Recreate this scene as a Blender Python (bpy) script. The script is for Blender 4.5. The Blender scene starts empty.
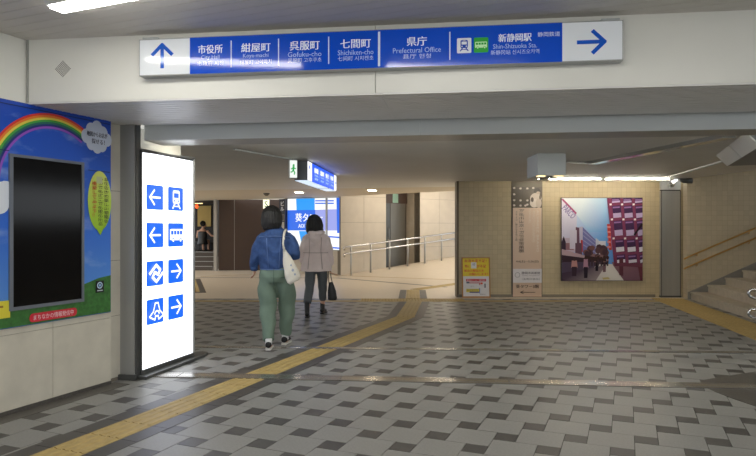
import bpy, bmesh, math, random
from mathutils import Vector, Matrix
random.seed(7)
sc = bpy.context.scene
COL = sc.collection
PI = math.pi
TMP = bpy.data.scenes.new('workbench')        # scratch scene for evaluating text and melted shapes

# ------------------------------------------------------------------ camera
cam_d = bpy.data.cameras.new('camera')
cam_d.sensor_fit = 'HORIZONTAL'; cam_d.sensor_width = 36.0
cam_d.lens = 607.0 / 756.0 * 36.0
cam_d.shift_y = 1.0 / 756.0
cam_d.clip_start = 0.05; cam_d.clip_end = 200
cam = bpy.data.objects.new('camera', cam_d); COL.objects.link(cam)
cam.location = (0, 0, 1.4); cam.rotation_euler = (PI / 2, 0, 0)
sc.camera = cam
# ------------------------------------------------------------------ world, exposure
world = bpy.data.worlds.new('world'); sc.world = world; world.use_nodes = True
bg = world.node_tree.nodes['Background']
bg.inputs[0].default_value = (0.9, 0.95, 1.0, 1); bg.inputs[1].default_value = 1.7
sc.view_settings.view_transform = 'Standard'; sc.view_settings.look = 'None'
sc.view_settings.exposure = 0.15; sc.view_settings.gamma = 1.0
sc.view_settings.use_curve_mapping = False
# lamp strengths (emission of the fixtures)
L_FRONT, L_INNER, L_TUBE, L_FAR, L_RAMP, L_SIGN = 21.5, 24.0, 105.0, 45.0, 36.0, 1.7

# ------------------------------------------------------------------ colour / material helpers
def lin(c):
    f = lambda v: v / 12.92 if v <= 0.04045 else ((v + 0.055) / 1.055) ** 2.4
    return tuple(f(v / 255.0) for v in c) + (1.0,)
MATS = {}
def mat(name, col, rough=0.6, metal=0.0, noise=0.0, nscale=30.0, bump=0.0, rand=0.0, emit=0.0, spec=0.5, aniso=None):
    if name in MATS: return MATS[name]
    m = bpy.data.materials.new(name); m.use_nodes = True
    nt = m.node_tree; b = nt.nodes['Principled BSDF']
    c = lin(col)
    b.inputs['Base Color'].default_value = c
    b.inputs['Roughness'].default_value = rough
    b.inputs['Metallic'].default_value = metal
    b.inputs['Specular IOR Level'].default_value = spec
    if emit:
        b.inputs['Emission Color'].default_value = c
        b.inputs['Emission Strength'].default_value = emit
    src = None
    if noise or bump:
        tc = nt.nodes.new('ShaderNodeTexCoord'); nz = nt.nodes.new('ShaderNodeTexNoise')
        nz.inputs['Scale'].default_value = nscale; nz.inputs['Detail'].default_value = 5
        if aniso:
            mp = nt.nodes.new('ShaderNodeMapping'); mp.inputs['Scale'].default_value = aniso
            nt.links.new(tc.outputs['Object'], mp.inputs['Vector']); nt.links.new(mp.outputs[0], nz.inputs['Vector'])
        else: nt.links.new(tc.outputs['Object'], nz.inputs['Vector'])
    val = None
    if noise:
        mr = nt.nodes.new('ShaderNodeMapRange'); mr.inputs[1].default_value = 0.25; mr.inputs[2].default_value = 0.75
        mr.inputs[3].default_value = 1 - noise; mr.inputs[4].default_value = 1 + noise
        nt.links.new(nz.outputs['Fac'], mr.inputs[0]); val = mr.outputs[0]
    if rand:
        oi = nt.nodes.new('ShaderNodeObjectInfo'); ge = nt.nodes.new('ShaderNodeNewGeometry')
        ad = nt.nodes.new('ShaderNodeMath'); ad.operation = 'ADD'
        nt.links.new(oi.outputs['Random'], ad.inputs[0]); nt.links.new(ge.outputs['Random Per Island'], ad.inputs[1])
        fr = nt.nodes.new('ShaderNodeMath'); fr.operation = 'FRACT'; nt.links.new(ad.outputs[0], fr.inputs[0])
        m2 = nt.nodes.new('ShaderNodeMapRange'); m2.inputs[3].default_value = 1 - rand; m2.inputs[4].default_value = 1 + rand
        nt.links.new(fr.outputs[0], m2.inputs[0])
        if val:
            mu = nt.nodes.new('ShaderNodeMath'); mu.operation = 'MULTIPLY'
            nt.links.new(val, mu.inputs[0]); nt.links.new(m2.outputs[0], mu.inputs[1]); val = mu.outputs[0]
        else: val = m2.outputs[0]
    if val:
        vm = nt.nodes.new('ShaderNodeVectorMath'); vm.operation = 'SCALE'
        vm.inputs[0].default_value = c[:3]; nt.links.new(val, vm.inputs['Scale'])
        nt.links.new(vm.outputs[0], b.inputs['Base Color'])
    if bump:
        bp = nt.nodes.new('ShaderNodeBump'); bp.inputs['Strength'].default_value = bump; bp.inputs['Distance'].default_value = 0.01
        nt.links.new(nz.outputs['Fac'], bp.inputs['Height']); nt.links.new(bp.outputs[0], b.inputs['Normal'])
    MATS[name] = m
    return m
def tilemat(name, col, grout, size, rough=0.5, joint=0.04, rowsize=None, offset=0.0, axes='XZ', rand=0.05, bump=0.35):
    """small ceramic tiles: too fine in the picture to be pieces of their own"""
    m = bpy.data.materials.new(name); m.use_nodes = True
    nt = m.node_tree; b = nt.nodes['Principled BSDF']; b.inputs['Roughness'].default_value = rough
    tc = nt.nodes.new('ShaderNodeTexCoord'); sp = nt.nodes.new('ShaderNodeSeparateXYZ'); cb = nt.nodes.new('ShaderNodeCombineXYZ')
    nt.links.new(tc.outputs['Object'], sp.inputs[0])
    nt.links.new(sp.outputs[axes[0]], cb.inputs['X']); nt.links.new(sp.outputs[axes[1]], cb.inputs['Y'])
    br = nt.nodes.new('ShaderNodeTexBrick'); br.offset = offset; br.squash = 1
    br.inputs['Scale'].default_value = 1.0; br.inputs['Brick Width'].default_value = size
    br.inputs['Row Height'].default_value = rowsize or size
    br.inputs['Mortar Size'].default_value = joint * size * 0.5; br.inputs['Mortar Smooth'].default_value = 0.3
    c = lin(col)
    br.inputs['Color1'].default_value = tuple(v * (1 - rand) for v in c[:3]) + (1,)
    br.inputs['Color2'].default_value = tuple(min(1, v * (1 + rand)) for v in c[:3]) + (1,)
    br.inputs['Mortar'].default_value = lin(grout)
    nt.links.new(cb.outputs[0], br.inputs['Vector']); nt.links.new(br.outputs['Color'], b.inputs['Base Color'])
    bp = nt.nodes.new('ShaderNodeBump'); bp.invert = True; bp.inputs['Strength'].default_value = bump; bp.inputs['Distance'].default_value = 0.003
    nt.links.new(br.outputs['Fac'], bp.inputs['Height']); nt.links.new(bp.outputs[0], b.inputs['Normal'])
    MATS[name] = m
    return m
def printmat(name, rough=0.4, emit=0.0, base=1.0):
    m = bpy.data.materials.new(name); m.use_nodes = True
    nt = m.node_tree; b = nt.nodes['Principled BSDF']; b.inputs['Roughness'].default_value = rough
    at = nt.nodes.new('ShaderNodeAttribute'); at.attribute_name = 'print'
    if base: nt.links.new(at.outputs['Color'], b.inputs['Base Color'])
    else: b.inputs['Base Color'].default_value = (0.02, 0.02, 0.02, 1)
    if emit:
        nt.links.new(at.outputs['Color'], b.inputs['Emission Color']); b.inputs['Emission Strength'].default_value = emit
    return m
PRINT = printmat('printed_surface'); PRINT_GLOSS = printmat('glossy_print', 0.12)
PRINT_LIT = printmat('backlit_print', 0.3, 1.0, 0)
PRINT_BRIGHT = printmat('bright_backlit_print', 0.3, 1.35, 0)
PRINT_DIM = printmat('faintly_emissive_print', 0.1, 0.13, 1)  # weak emission in the ink colours of the direction sign

# ------------------------------------------------------------------ object helpers
def link(name, me, material, parent=None):
    o = bpy.data.objects.new(name, me); COL.objects.link(o)
    if material is not None and len(me.materials) == 0: me.materials.append(material)
    if parent is not None: o.parent = parent
    return o
def tag(o, label=None, cat=None, group=None, kind=None):
    if label: o['label'] = label
    if cat: o['category'] = cat
    if group: o['group'] = group
    if kind: o['kind'] = kind
    return o
def empty(name, loc=(0, 0, 0), rz=0.0, label=None, cat=None, group=None, kind=None):
    o = bpy.data.objects.new(name, None); COL.objects.link(o)
    o.empty_display_size = 0.1
    o.location = loc; o.rotation_euler = (0, 0, rz)
    return tag(o, label, cat, group, kind)
class MB:
    """collects verts and faces"""
    def __init__(s): s.v = []; s.f = []; s.smooth = []
    def face_set(s, vs, fs, smooth=False):
        n = len(s.v); s.v += [tuple(v) for v in vs]
        for f in fs: s.f.append([i + n for i in f]); s.smooth.append(smooth)
        return s
    def box(s, x0, x1, y0, y1, z0, z1, M=None, bev=0.0):
        if bev:
            bm = bmesh.new(); bmesh.ops.create_cube(bm, size=1)
            for v in bm.verts: v.co = Vector(((x0 + x1) / 2 + v.co.x * (x1 - x0), (y0 + y1) / 2 + v.co.y * (y1 - y0), (z0 + z1) / 2 + v.co.z * (z1 - z0)))
            bmesh.ops.bevel(bm, geom=bm.edges[:], offset=bev, segments=2, affect='EDGES', profile=0.5)
            bm.verts.index_update()
            vs = [M @ v.co if M else v.co.copy() for v in bm.verts]; fs = [[v.index for v in f.verts] for f in bm.faces]; bm.free()
            return s.face_set(vs, fs)
        vs = [Vector((x, y, z)) for z in (z0, z1) for y in (y0, y1) for x in (x0, x1)]
        if M: vs = [M @ v for v in vs]
        return s.face_set(vs, [(0, 2, 3, 1), (4, 5, 7, 6), (0, 1, 5, 4), (2, 6, 7, 3), (0, 4, 6, 2), (1, 3, 7, 5)])
    def prism(s, poly, a0, a1, axis='z'):
        """extrude a 2D polygon; axis z: poly in (x,y); axis y: poly in (x,z); axis x: poly in (y,z)"""
        n = len(poly)
        def mk(p, a): return (p[0], p[1], a) if axis == 'z' else (p[0], a, p[1]) if axis == 'y' else (a, p[0], p[1])
        vs = [mk(p, a0) for p in poly] + [mk(p, a1) for p in poly]
        fs = [list(range(n))[::-1], list(range(n, 2 * n))] + [(i, (i + 1) % n, n + (i + 1) % n, n + i) for i in range(n)]
        return s.face_set(vs, fs)
    def tube(s, pts, rad, n=10, cap=True, flat=None, smooth=True):
        """round or elliptic tube along a path; rad: number, list of numbers or list of (ra, rb)"""
        P = [Vector(p) for p in pts]; m = len(P)
        R = [rad] * m if isinstance(rad, (int, float)) else rad
        R = [(r, r) if isinstance(r, (int, float)) else r for r in R]
        T = []
        for i in range(m):
            a = (P[i] - P[i - 1]).normalized() if i > 0 else None
            b = (P[i + 1] - P[i]).normalized() if i < m - 1 else None
            t = (a + b) if a and b else (a or b)
            T.append(t.normalized() if t.length > 1e-6 else (a or b))
        ref = Vector(flat) if flat else (Vector((1, 0, 0)) if abs(T[0].x) < 0.9 else Vector((0, 1, 0)))
        vs = []
        for i in range(m):
            u = (ref - T[i] * ref.dot(T[i])).normalized(); w = T[i].cross(u); ref = u if not flat else ref
            for k in range(n):
                a = 2 * PI * k / n
                vs.append(P[i] + u * (R[i][0] * math.cos(a)) + w * (R[i][1] * math.sin(a)))
        fs = [(i * n + k, i * n + (k + 1) % n, (i + 1) * n + (k + 1) % n, (i + 1) * n + k) for i in range(m - 1) for k in range(n)]
        if cap: fs += [list(range(n))[::-1], list(range((m - 1) * n, m * n))]
        return s.face_set(vs, fs, smooth)
    def ball(s, c, r, nu=14, nv=10):
        r = (r, r, r) if isinstance(r, (int, float)) else r
        vs = [(c[0], c[1], c[2] - r[2])]
        for j in range(1, nv):
            t = PI * j / nv
            for i in range(nu):
                a = 2 * PI * i / nu
                vs.append((c[0] + r[0] * math.sin(t) * math.cos(a), c[1] + r[1] * math.sin(t) * math.sin(a), c[2] - r[2] * math.cos(t)))
        vs.append((c[0], c[1], c[2] + r[2])); L = len(vs) - 1
        fs = [(0, 1 + (i + 1) % nu, 1 + i) for i in range(nu)]
        fs += [(1 + j * nu + i, 1 + j * nu + (i + 1) % nu, 1 + (j + 1) * nu + (i + 1) % nu, 1 + (j + 1) * nu + i) for j in range(nv - 2) for i in range(nu)]
        fs += [(L, 1 + (nv - 2) * nu + i, 1 + (nv - 2) * nu + (i + 1) % nu) for i in range(nu)]
        return s.face_set(vs, fs, True)
    def mesh(s, name='mesh'):
        me = bpy.data.meshes.new(name); me.from_pydata(s.v, [], s.f)
        me.polygons.foreach_set('use_smooth', s.smooth); me.update()
        return me
    def build(s, name, material, parent=None):
        me = s.mesh(name)
        bm = bmesh.new(); bm.from_mesh(me); bmesh.ops.recalc_face_normals(bm, faces=bm.faces[:]); bm.to_mesh(me); bm.free()
        return link(name, me, material, parent)
def box(name, x0, x1, y0, y1, z0, z1, material, parent=None, bev=0.0):
    return MB().box(x0, x1, y0, y1, z0, z1, bev=bev).build(name, material, parent)
def union(mb, voxel, smooth=4, fac=0.5):
    """melt overlapping closed shapes into one continuous surface"""
    me = mb.mesh('tmp'); o = bpy.data.objects.new('tmp', me); TMP.collection.objects.link(o)
    r = o.modifiers.new('r', 'REMESH'); r.mode = 'VOXEL'; r.voxel_size = voxel; r.use_smooth_shade = True
    if smooth:
        q = o.modifiers.new('s', 'SMOOTH'); q.iterations = smooth; q.factor = fac
    TMP.view_layers[0].update()
    out = bpy.data.meshes.new_from_object(o.evaluated_get(TMP.view_layers[0].depsgraph))
    bpy.data.objects.remove(o); bpy.data.meshes.remove(me)
    for p in out.polygons: p.use_smooth = True
    return out
# flat print: polygons in the sign's own plane (x right, z up, facing -y), each with its ink colour
FONT_CURVE = bpy.data.curves.new('font_tmp', 'FONT'); FONT_CURVE.resolution_u = 2
FONT_OBJ = bpy.data.objects.new('font_tmp', FONT_CURVE); TMP.collection.objects.link(FONT_OBJ)
TXT = {}
def text_geo(body, vertical=False, line=1.0):
    key = (body, vertical, line)
    if key not in TXT:
        FONT_CURVE.body = '\n'.join(body) if vertical else body
        FONT_CURVE.align_x = 'CENTER'; FONT_CURVE.space_line = line
        TMP.view_layers[0].update()
        me = bpy.data.meshes.new_from_object(FONT_OBJ.evaluated_get(TMP.view_layers[0].depsgraph))
        vs = [(v.co.x, v.co.y) for v in me.vertices]; fs = [list(p.vertices) for p in me.polygons]
        bpy.data.meshes.remove(me)
        x0 = min(v[0] for v in vs); x1 = max(v[0] for v in vs); y0 = min(v[1] for v in vs); y1 = max(v[1] for v in vs)
        TXT[key] = ([((v[0] - x0) / (x1 - x0) - 0.5, (v[1] - y0) / (y1 - y0) - 0.5) for v in vs], fs, (x1 - x0) / (y1 - y0))
    return TXT[key]
class Ink:
    def __init__(s, y=0.0, step=0.0004): s.v = []; s.f = []; s.c = []; s.y = y; s.step = step
    def _add(s, pts, faces, cols):
        n = len(s.v); s.v += [(p[0], s.y, p[1]) for p in pts]
        for f in faces:
            s.f.append([i + n for i in f]); s.c.append([cols[i] for i in f] if isinstance(cols, list) else [cols] * len(f))
        s.y -= s.step
    def poly(s, pts, col, grad=None):
        """col: one ink, or grad = list of inks for the corners"""
        s._add(pts, [list(range(len(pts)))], [lin(c) for c in grad] if grad else lin(col)); return s
    def rect(s, x0, x1, z0, z1, col, grad=None): return s.poly([(x0, z0), (x1, z0), (x1, z1), (x0, z1)], col, grad)
    def rrect(s, x0, x1, z0, z1, r, col, n=4):
        pts = []
        for cx, cz, a in ((x1 - r, z1 - r, 0), (x0 + r, z1 - r, 1), (x0 + r, z0 + r, 2), (x1 - r, z0 + r, 3)):
            pts += [(cx + r * math.cos(PI / 2 * (a + k / n)), cz + r * math.sin(PI / 2 * (a + k / n))) for k in range(n + 1)]
        return s.poly(pts, col)
    def disc(s, cx, cz, rx, rz, col, n=24, grad=None):
        pts = [(cx + rx * math.cos(2 * PI * k / n), cz + rz * math.sin(2 * PI * k / n)) for k in range(n)]
        if grad:
            g = [tuple(grad[0][i] + (grad[1][i] - grad[0][i]) * (p[1] - cz + rz) / (2 * rz) for i in range(3)) for p in pts]
            return s.poly(pts, None, g)
        return s.poly(pts, col)
    def ring(s, cx, cz, r0, r1, a0, a1, col, n=24):
        pts = []; fs = []
        for k in range(n + 1):
            a = a0 + (a1 - a0) * k / n
            pts += [(cx + r0 * math.cos(a), cz + r0 * math.sin(a)), (cx + r1 * math.cos(a), cz + r1 * math.sin(a))]
        fs = [(2 * k, 2 * k + 1, 2 * k + 3, 2 * k + 2) for k in range(n)]
        s._add(pts, fs, lin(col)); return s
    def stroke(s, pts, w, col):
        fs = []; vs = []
        for i in range(len(pts) - 1):
            a = Vector(pts[i]); b = Vector(pts[i + 1]); d = (b - a).normalized(); nrm = Vector((-d.y, d.x)) * w / 2
            if i > 0: a = a - d * w * 0.3
            if i < len(pts) - 2: b = b + d * w * 0.3
            k = len(vs); vs += [tuple(a - nrm), tuple(b - nrm), tuple(b + nrm), tuple(a + nrm)]; fs.append((k, k + 1, k + 2, k + 3))
            s._add(vs[k:], [(0, 1, 2, 3)], lin(col))
        return s
    def text(s, body, cx, cz, h, col, w=None, maxw=None, vertical=False, bold=0.0, line=1.0, rot=0.0, shear=0.0):
        if bold:
            for q in (-1, 1): s.text(body, cx + q * 0.022 * h, cz, h, col, w, maxw, vertical, 0.0, line, rot, shear)
            return s
        vs, fs, asp = text_geo(body, vertical, line)
        ww = w if w else h * asp
        if maxw and ww > maxw: ww = maxw
        pts = []
        for x, y in vs:
            X, Z = x * ww, y * h + shear * x * ww
            pts.append((cx + X * math.cos(rot) - Z * math.sin(rot), cz + X * math.sin(rot) + Z * math.cos(rot)))
        s._add(pts, fs, lin(col)); return s
    def build(s, name, material, parent=None):
        me = bpy.data.meshes.new(name); me.from_pydata(s.v, [], s.f)
        at = me.color_attributes.new('print', 'FLOAT_COLOR', 'CORNER')
        at.data.foreach_set('color', [x for f in s.c for c in f for x in c])
        # face the reader (-y)
        me.update()
        return link(name, me, material, parent)
def arrow(ink, cx, cz, size, ang, col, w=0.13):
    d = (math.cos(ang), math.sin(ang)); n = (-d[1], d[0]); h = size / 2
    p = lambda a, b: (cx + d[0] * a * size + n[0] * b * size, cz + d[1] * a * size + n[1] * b * size)
    ink.stroke([p(-0.5, 0), p(0.42, 0)], w * size, col)
    ink.stroke([p(0.05, 0.44), p(0.49, 0), p(0.05, -0.44)], w * size, col)
def train_icon(ink, cx, cz, s, fg, bgc):
    ink.rrect(cx - .27 * s, cx + .27 * s, cz - .22 * s, cz + .40 * s, .1 * s, fg)
    ink.rect(cx - .19 * s, cx + .19 * s, cz + .05 * s, cz + .27 * s, bgc)
    ink.rect(cx - .1 * s, cx + .1 * s, cz + .31 * s, cz + .35 * s, bgc)
    for q in (-1, 1):
        ink.disc(cx + q * .16 * s, cz - .09 * s, .05 * s, .05 * s, bgc, 12)
        ink.stroke([(cx + q * .12 * s, cz - .22 * s), (cx + q * .3 * s, cz - .46 * s)], .08 * s, fg)
    ink.rect(cx - .2 * s, cx + .2 * s, cz - .37 * s, cz - .32 * s, fg)
def bus_icon(ink, cx, cz, s, fg, bgc):
    ink.rrect(cx - .44 * s, cx + .44 * s, cz - .22 * s, cz + .24 * s, .06 * s, fg)
    for k in range(4): ink.rect(cx + (-.38 + .2 * k) * s, cx + (-.22 + .2 * k) * s, cz + .01 * s, cz + .17 * s, bgc)
    for q in (-.24, .26):
        ink.disc(cx + q * s, cz - .22 * s, .1 * s, .1 * s, bgc, 14); ink.disc(cx + q * s, cz - .22 * s, .065 * s, .065 * s, fg, 12)

# ------------------------------------------------------------------ frames of the place
PHI = 0.3884                       # paving grid, left wall, front ceiling boards
R_ROW = -PHI                       # x along the paving rows, y along its columns
R_LW = PI / 2 - PHI                # x along the left wall (away), y into it
A_LIN = math.radians(7.1); R_LIN = -A_LIN
U = 0.1454; GO = (-0.0253, 4.605)  # paving unit and origin
W0 = (-2.4116, 5.4826)             # end of the left wall's front face, on the floor
LN = (-2.72, 4.71)                 # left end of the beam's front face
def rowpt(gx, gy):
    c, s = math.cos(PHI), math.sin(PHI)
    return (GO[0] + U * (c * gx + s * gy), GO[1] + U * (-s * gx + c * gy))
def linpt(e, n):
    c, s = math.cos(A_LIN), math.sin(A_LIN)
    return (LN[0] + c * e + s * n, LN[1] - s * e + c * n)
Z_LOW, Z_HIGH = 2.38, 2.866

# ------------------------------------------------------------------ materials
M_TILE = mat('light_paving', (139, 138, 134), 0.42, noise=0.09, nscale=60, bump=0.04, rand=0.03)
M_DTILE = mat('dark_paving', (74, 71, 68), 0.42, noise=0.12, nscale=60, bump=0.04, rand=0.07)
M_GROUT = mat('paving_grout', (66, 64, 61), 0.9, noise=0.2, nscale=20)
M_YEL = mat('tactile_yellow', (182, 157, 98), 0.55, noise=0.14, nscale=14, rand=0.05)
M_LINTEL = mat('cream_enamel_panel', (240, 239, 231), 0.35, noise=0.02, nscale=3)
M_LINTELDIRT = mat('lintel_seam', (120, 120, 114), 0.6)
M_SOFFIT = mat('ribbed_soffit_metal', (232, 230, 227), 0.4, 0.1, noise=0.04, nscale=2)
M_CEILB = mat('ceiling_board', (222, 217, 210), 0.5, noise=0.03, nscale=2, rand=0.02)
M_CEIL_BACK = mat('ceiling_joint', (92, 86, 80), 0.8)
M_LOWC = mat('low_ceiling_paint', (214, 211, 204), 0.55, noise=0.05, nscale=1.4)
M_FARC = mat('far_ceiling_paint', (208, 196, 174), 0.6, noise=0.02, nscale=2)
M_STEEL = mat('brushed_steel', (168, 168, 165), 0.38, 0.5, noise=0.1, nscale=6, aniso=(1, 1, 0.05))
M_DSTEEL = mat('dark_steel', (92, 93, 92), 0.4, 0.55, noise=0.12, nscale=6, aniso=(1, 1, 0.05))
M_CHROME = mat('polished_steel', (196, 196, 194), 0.16, 1.0)
M_BRASS = mat('worn_brass_rail', (206, 164, 98), 0.33, 0.8)
M_STONE = mat('beige_stone', (203, 197, 182), 0.5, noise=0.10, nscale=5, bump=0.02)
M_STONE_B = mat('stone_joint', (120, 112, 100), 0.9)
M_GRANITE = mat('dark_granite', (82, 78, 73), 0.4, noise=0.25, nscale=40)
M_BWALL = tilemat('tan_wall_tile', (194, 178, 144), (162, 147, 116), 0.098, 0.42)
M_SWALL = tilemat('tan_wall_tile_stairs', (194, 180, 152), (166, 152, 128), 0.098, 0.45)
M_FARFLOOR = mat('pale_concourse_floor', (216, 203, 184), 0.34, noise=0.03, nscale=5)
M_STEP = mat('stair_stone', (182, 172, 154), 0.6, noise=0.13, nscale=9)
M_BLACK = mat('black_plastic', (22, 22, 23), 0.35)
M_WHITE = mat('white_plastic', (228, 229, 226), 0.4)
M_GREYBOX = mat('grey_housing', (196, 200, 200), 0.45)
M_DARKBROWN = mat('dark_brown_panel', (74, 56, 46), 0.45, noise=0.05, nscale=3)
M_FWALL = mat('beige_wall_slab', (200, 189, 172), 0.42, noise=0.05, nscale=4)
M_PLAIN = mat('plain_wall', (176, 171, 160), 0.6, noise=0.03, nscale=2)
M_LAMP = mat('fluorescent_diffuser', (255, 252, 244), 0.4, emit=L_FRONT)
M_INNER = mat('inner_diffuser', (250, 250, 240), 0.4, emit=L_INNER)
M_TUBE = mat('fluorescent_tube', (255, 243, 222), 0.4, emit=L_TUBE)
M_DOWN = mat('downlight_lens', (255, 238, 208), 0.4, emit=L_FAR)
M_RAMPL = mat('added_ramp_light', (255, 244, 226), 0.4, emit=L_RAMP)  # diffuser of the lamps added over the ramp and concourse

# ================================================================== FLOOR
floor = box('floor', -14, 14, -26, 12.25, -0.12, -0.006, M_GROUT)
tag(floor, 'grey paved passage floor of large light squares and small dark squares', kind='structure')
F, CX, HZ = 607.0, 378.0, 229.0
def proj(x, y, z=0.0): return (CX + F * x / y, HZ + F * (1.4 - z) / y)
jt = 0.0045
def tmesh(nm, n):
    h = n * U / 2 - jt / 2
    return MB().prism([(-h, -h), (h, -h), (h, h), (-h, h)], -0.008, 0.0).mesh(nm)
me_l = tmesh('paving_tile', 2); me_d = tmesh('small_paving_tile', 1)
me_l.materials.append(M_TILE); me_d.materials.append(M_DTILE)
light, dark = [], []
def wanted(gx, gy, n):
    if -12.25 + n / 2 < gx < -8.3 - n / 2 and gy < 33: return None
    x, y = rowpt(gx, gy)
    if y > 12.25 or y < -8.5 or abs(x) > 11: return None
    if y < 2.5: return (x, y, False)
    px, py = proj(x, y)
    # hidden behind the left wall, the lit sign, or under the stairs
    lx = -2.41 + (y - 5.48) * 0.409
    vis = -30 < px < 790 and py < 470 and x > lx - 0.15
    if y > 6.6: vis = -30 < px < 790 and px > 185
    return (x, y, vis)
for a in range(-60, 61):
    for b in range(-60, 61):
        gx, gy = a + 2 * b, 2 * a - b
        w = wanted(gx, gy, 1)
        if w: dark.append((w[1], w[0], gx, gy, w[2]))
        w = wanted(gx + 1.5, gy + 0.5, 2)
        if w: light.append((w[1], w[0], gx + 1.5, gy + 0.5, w[2]))
def lay(lst, me, name, n):
    lst.sort()
    seen = [t for t in lst if t[4]]
    rest = [t for t in lst if not t[4]] + seen[300:]
    for t in seen[:300]:
        o = bpy.data.objects.new(name, me); COL.objects.link(o); o.parent = floor
        o.location = (t[1], t[0], random.uniform(-0.0008, 0)); o.rotation_euler = (0, 0, R_ROW)
    mb = MB(); h = n * U / 2 - jt / 2
    R = Matrix.Rotation(R_ROW, 4, 'Z')
    for t in rest:
        mb.box(-h, h, -h, h, -0.008, random.uniform(-0.0008, 0), Matrix.Translation((t[1], t[0], 0)) @ R)
    o = mb.build(name + '_field', M_TILE if n == 2 else M_DTILE, floor); o['kind'] = 'stuff'
lay(light, me_l, 'paving_tile', 2); lay(dark, me_d, 'small_paving_tile', 1)

# tactile paving: yellow bar blocks between dark border stones, on the paving grid
def bar_block(nm, n=2.0):
    h = n * U / 2 - 0.002; mb = MB(); mb.box(-h, h, -h, h, -0.006, 0.003)
    for k in range(4):
        x = (-0.75 + 0.5 * k) * h; r = 0.085 * h * 1.3
        mb.prism([(x - r, 0.003), (x + r, 0.003), (x + r * 0.6, 0.0075), (x - r * 0.6, 0.0075)], -h * 0.98, h * 0.98, 'y')
    return mb.mesh(nm)
def dot_block(nm, n=2.0):
    h = n * U / 2 - 0.002; mb = MB(); mb.box(-h, h, -h, h, -0.006, 0.003)
    for i in range(5):
        for j in range(5):
            x, y = (-0.8 + 0.4 * i) * h, (-0.8 + 0.4 * j) * h
            r = 0.1 * h; c = [(x + r * math.cos(PI / 3 * k), y + r * math.sin(PI / 3 * k)) for k in range(6)]
            mb.prism(c, 0.003, 0.0075)
    return mb.mesh(nm)
me_bar = bar_block('tactile_tile'); me_bar.materials.append(M_YEL)
me_dot = dot_block('tactile_dot_tile'); me_dot.materials.append(M_YEL)
hb = U / 2 - 0.002
me_bd = MB().box(-hb, hb, -U + 0.002, U - 0.002, -0.006, 0.0022).mesh('border_tile'); me_bd.materials.append(M_DTILE)
def put(name, me, x, y, rz, parent=floor, z=0.0, s=None):
    o = bpy.data.objects.new(name, me); COL.objects.link(o); o.parent = parent
    o.location = (x, y, z); o.rotation_euler = (0, 0, rz)
    if s: o.scale = s
    return o
gc = -10.27
k = -13.0
while k < 33.5:
    x, y = rowpt(gc, k); put('tactile_tile', me_bar, x, y, R_ROW)
    for d in (-1.5, 1.5):
        x, y = rowpt(gc + d, k); put('border_tile', me_bd, x, y, R_ROW)
    k += 2.0
xe, ye = rowpt(gc, 33.5)
ang = math.atan2(0.70 - xe, 11.7 - ye); dd = math.hypot(0.70 - xe, 11.7 - ye); nb = int(dd / (2 * U)) + 1
for i in range(nb + 1):
    t = (i + 0.35) / (nb) * dd
    if ye + math.cos(ang) * t > 11.9: break
    x, y = xe + math.sin(ang) * t, ye + math.cos(ang) * t
    put('tactile_tile', me_bar, x, y, -ang, z=0.0006)
    for d in (-1.5, 1.5): put('border_tile', me_bd, x + math.cos(ang) * d * U, y - math.sin(ang) * d * U, -ang, z=-0.0003)
for i in range(-3, 4):                                    # warning blocks where the paths cross
    put('tactile_dot_tile', me_dot, 0.68 + i * 2 * U, 11.98, 0.0, z=0.0012, s=(1, 1.35, 1))
# thin yellow line across the end of the paving
yl = MB()
for i in range(46): yl.box(-8 + i * 0.3, -8 + i * 0.3 + 0.297, 11.70, 11.88, -0.005, 0.0025)
o = yl.build('yellow_edge_line', M_YEL, floor); o['kind'] = 'stuff'
# wide yellow band along the foot of the stairs
ST = math.radians(9.4); SR = (-math.sin(ST), -math.cos(ST)); SU = (math.cos(ST), -math.sin(ST))
SP = (6.22, 12.05)                                        # foot of the first riser at the wall
def stpt(u, r): return (SP[0] + SU[0] * u + SR[0] * r, SP[1] + SU[1] * u + SR[1] * r)
for i in range(22):
    for j in range(2):
        x, y = stpt(-0.28 - j * 0.3, 0.02 + 0.3 * i)
        put('tactile_dot_tile', me_dot, x, y, -ST, z=0.001, s=(1.03, 1.03, 1))
# steel shutter thresholds let into the paving
def threshold(name, e0, e1, n0, n1, ang, org, label):
    root = empty(name, (org[0], org[1], 0), ang, label, None, None, 'structure')
    mb = MB(); mb.box(e0, e1, n0, n1, -0.02, 0.0085); mb.build('steel_strip', mat('threshold_steel', (164, 159, 151), 0.2, 0.75, noise=0.08, nscale=5), root)
    x = e0 + 0.4
    while x < e1:
        MB().box(x, x + 0.006, n0 + 0.004, n1 - 0.004, -0.01, 0.0097).build('joint', M_BLACK, root); x += 1.55
    for n in (n0 + 0.028, n1 - 0.034): MB().box(e0, e1, n, n + 0.006, -0.01, 0.0091).build('groove', M_DSTEEL, root)
    return root
threshold('trim_1', 0.15, 10.2, 0.0, 0.17, math.radians(-4.6), (-2.45, 5.76), 'wide steel shutter threshold across the paving')
threshold('trim_2', 0.0, 10.5, 0.0, 0.085, math.radians(-3.0), (-2.5, 7.17), 'narrow steel shutter threshold farther along the paving')
# dark granite channel beside the left wall and dark corner at the right
gr = MB().box(-7.5, 0.06, -0.16, 0.02, -0.01, 0.002).build('trim_3', M_GRANITE); gr.location = (W0[0], W0[1], 0); gr.rotation_euler = (0, 0, R_LW)
tag(gr, 'dark granite channel at the foot of the stone wall', kind='structure')
pts = [(2.97, 5.60), (2.90, 5.42), (2.90, 5.22), (2.93, 5.0), (2.99, 4.75), (3.1, 4.3), (6.5, 3.9), (6.5, 5.8), (3.7, 5.95)]
tag(MB().prism(pts, -0.01, 0.0035).build('trim_4', M_GRANITE), 'dark worn granite corner beside the threshold at the right edge', kind='structure')

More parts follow.
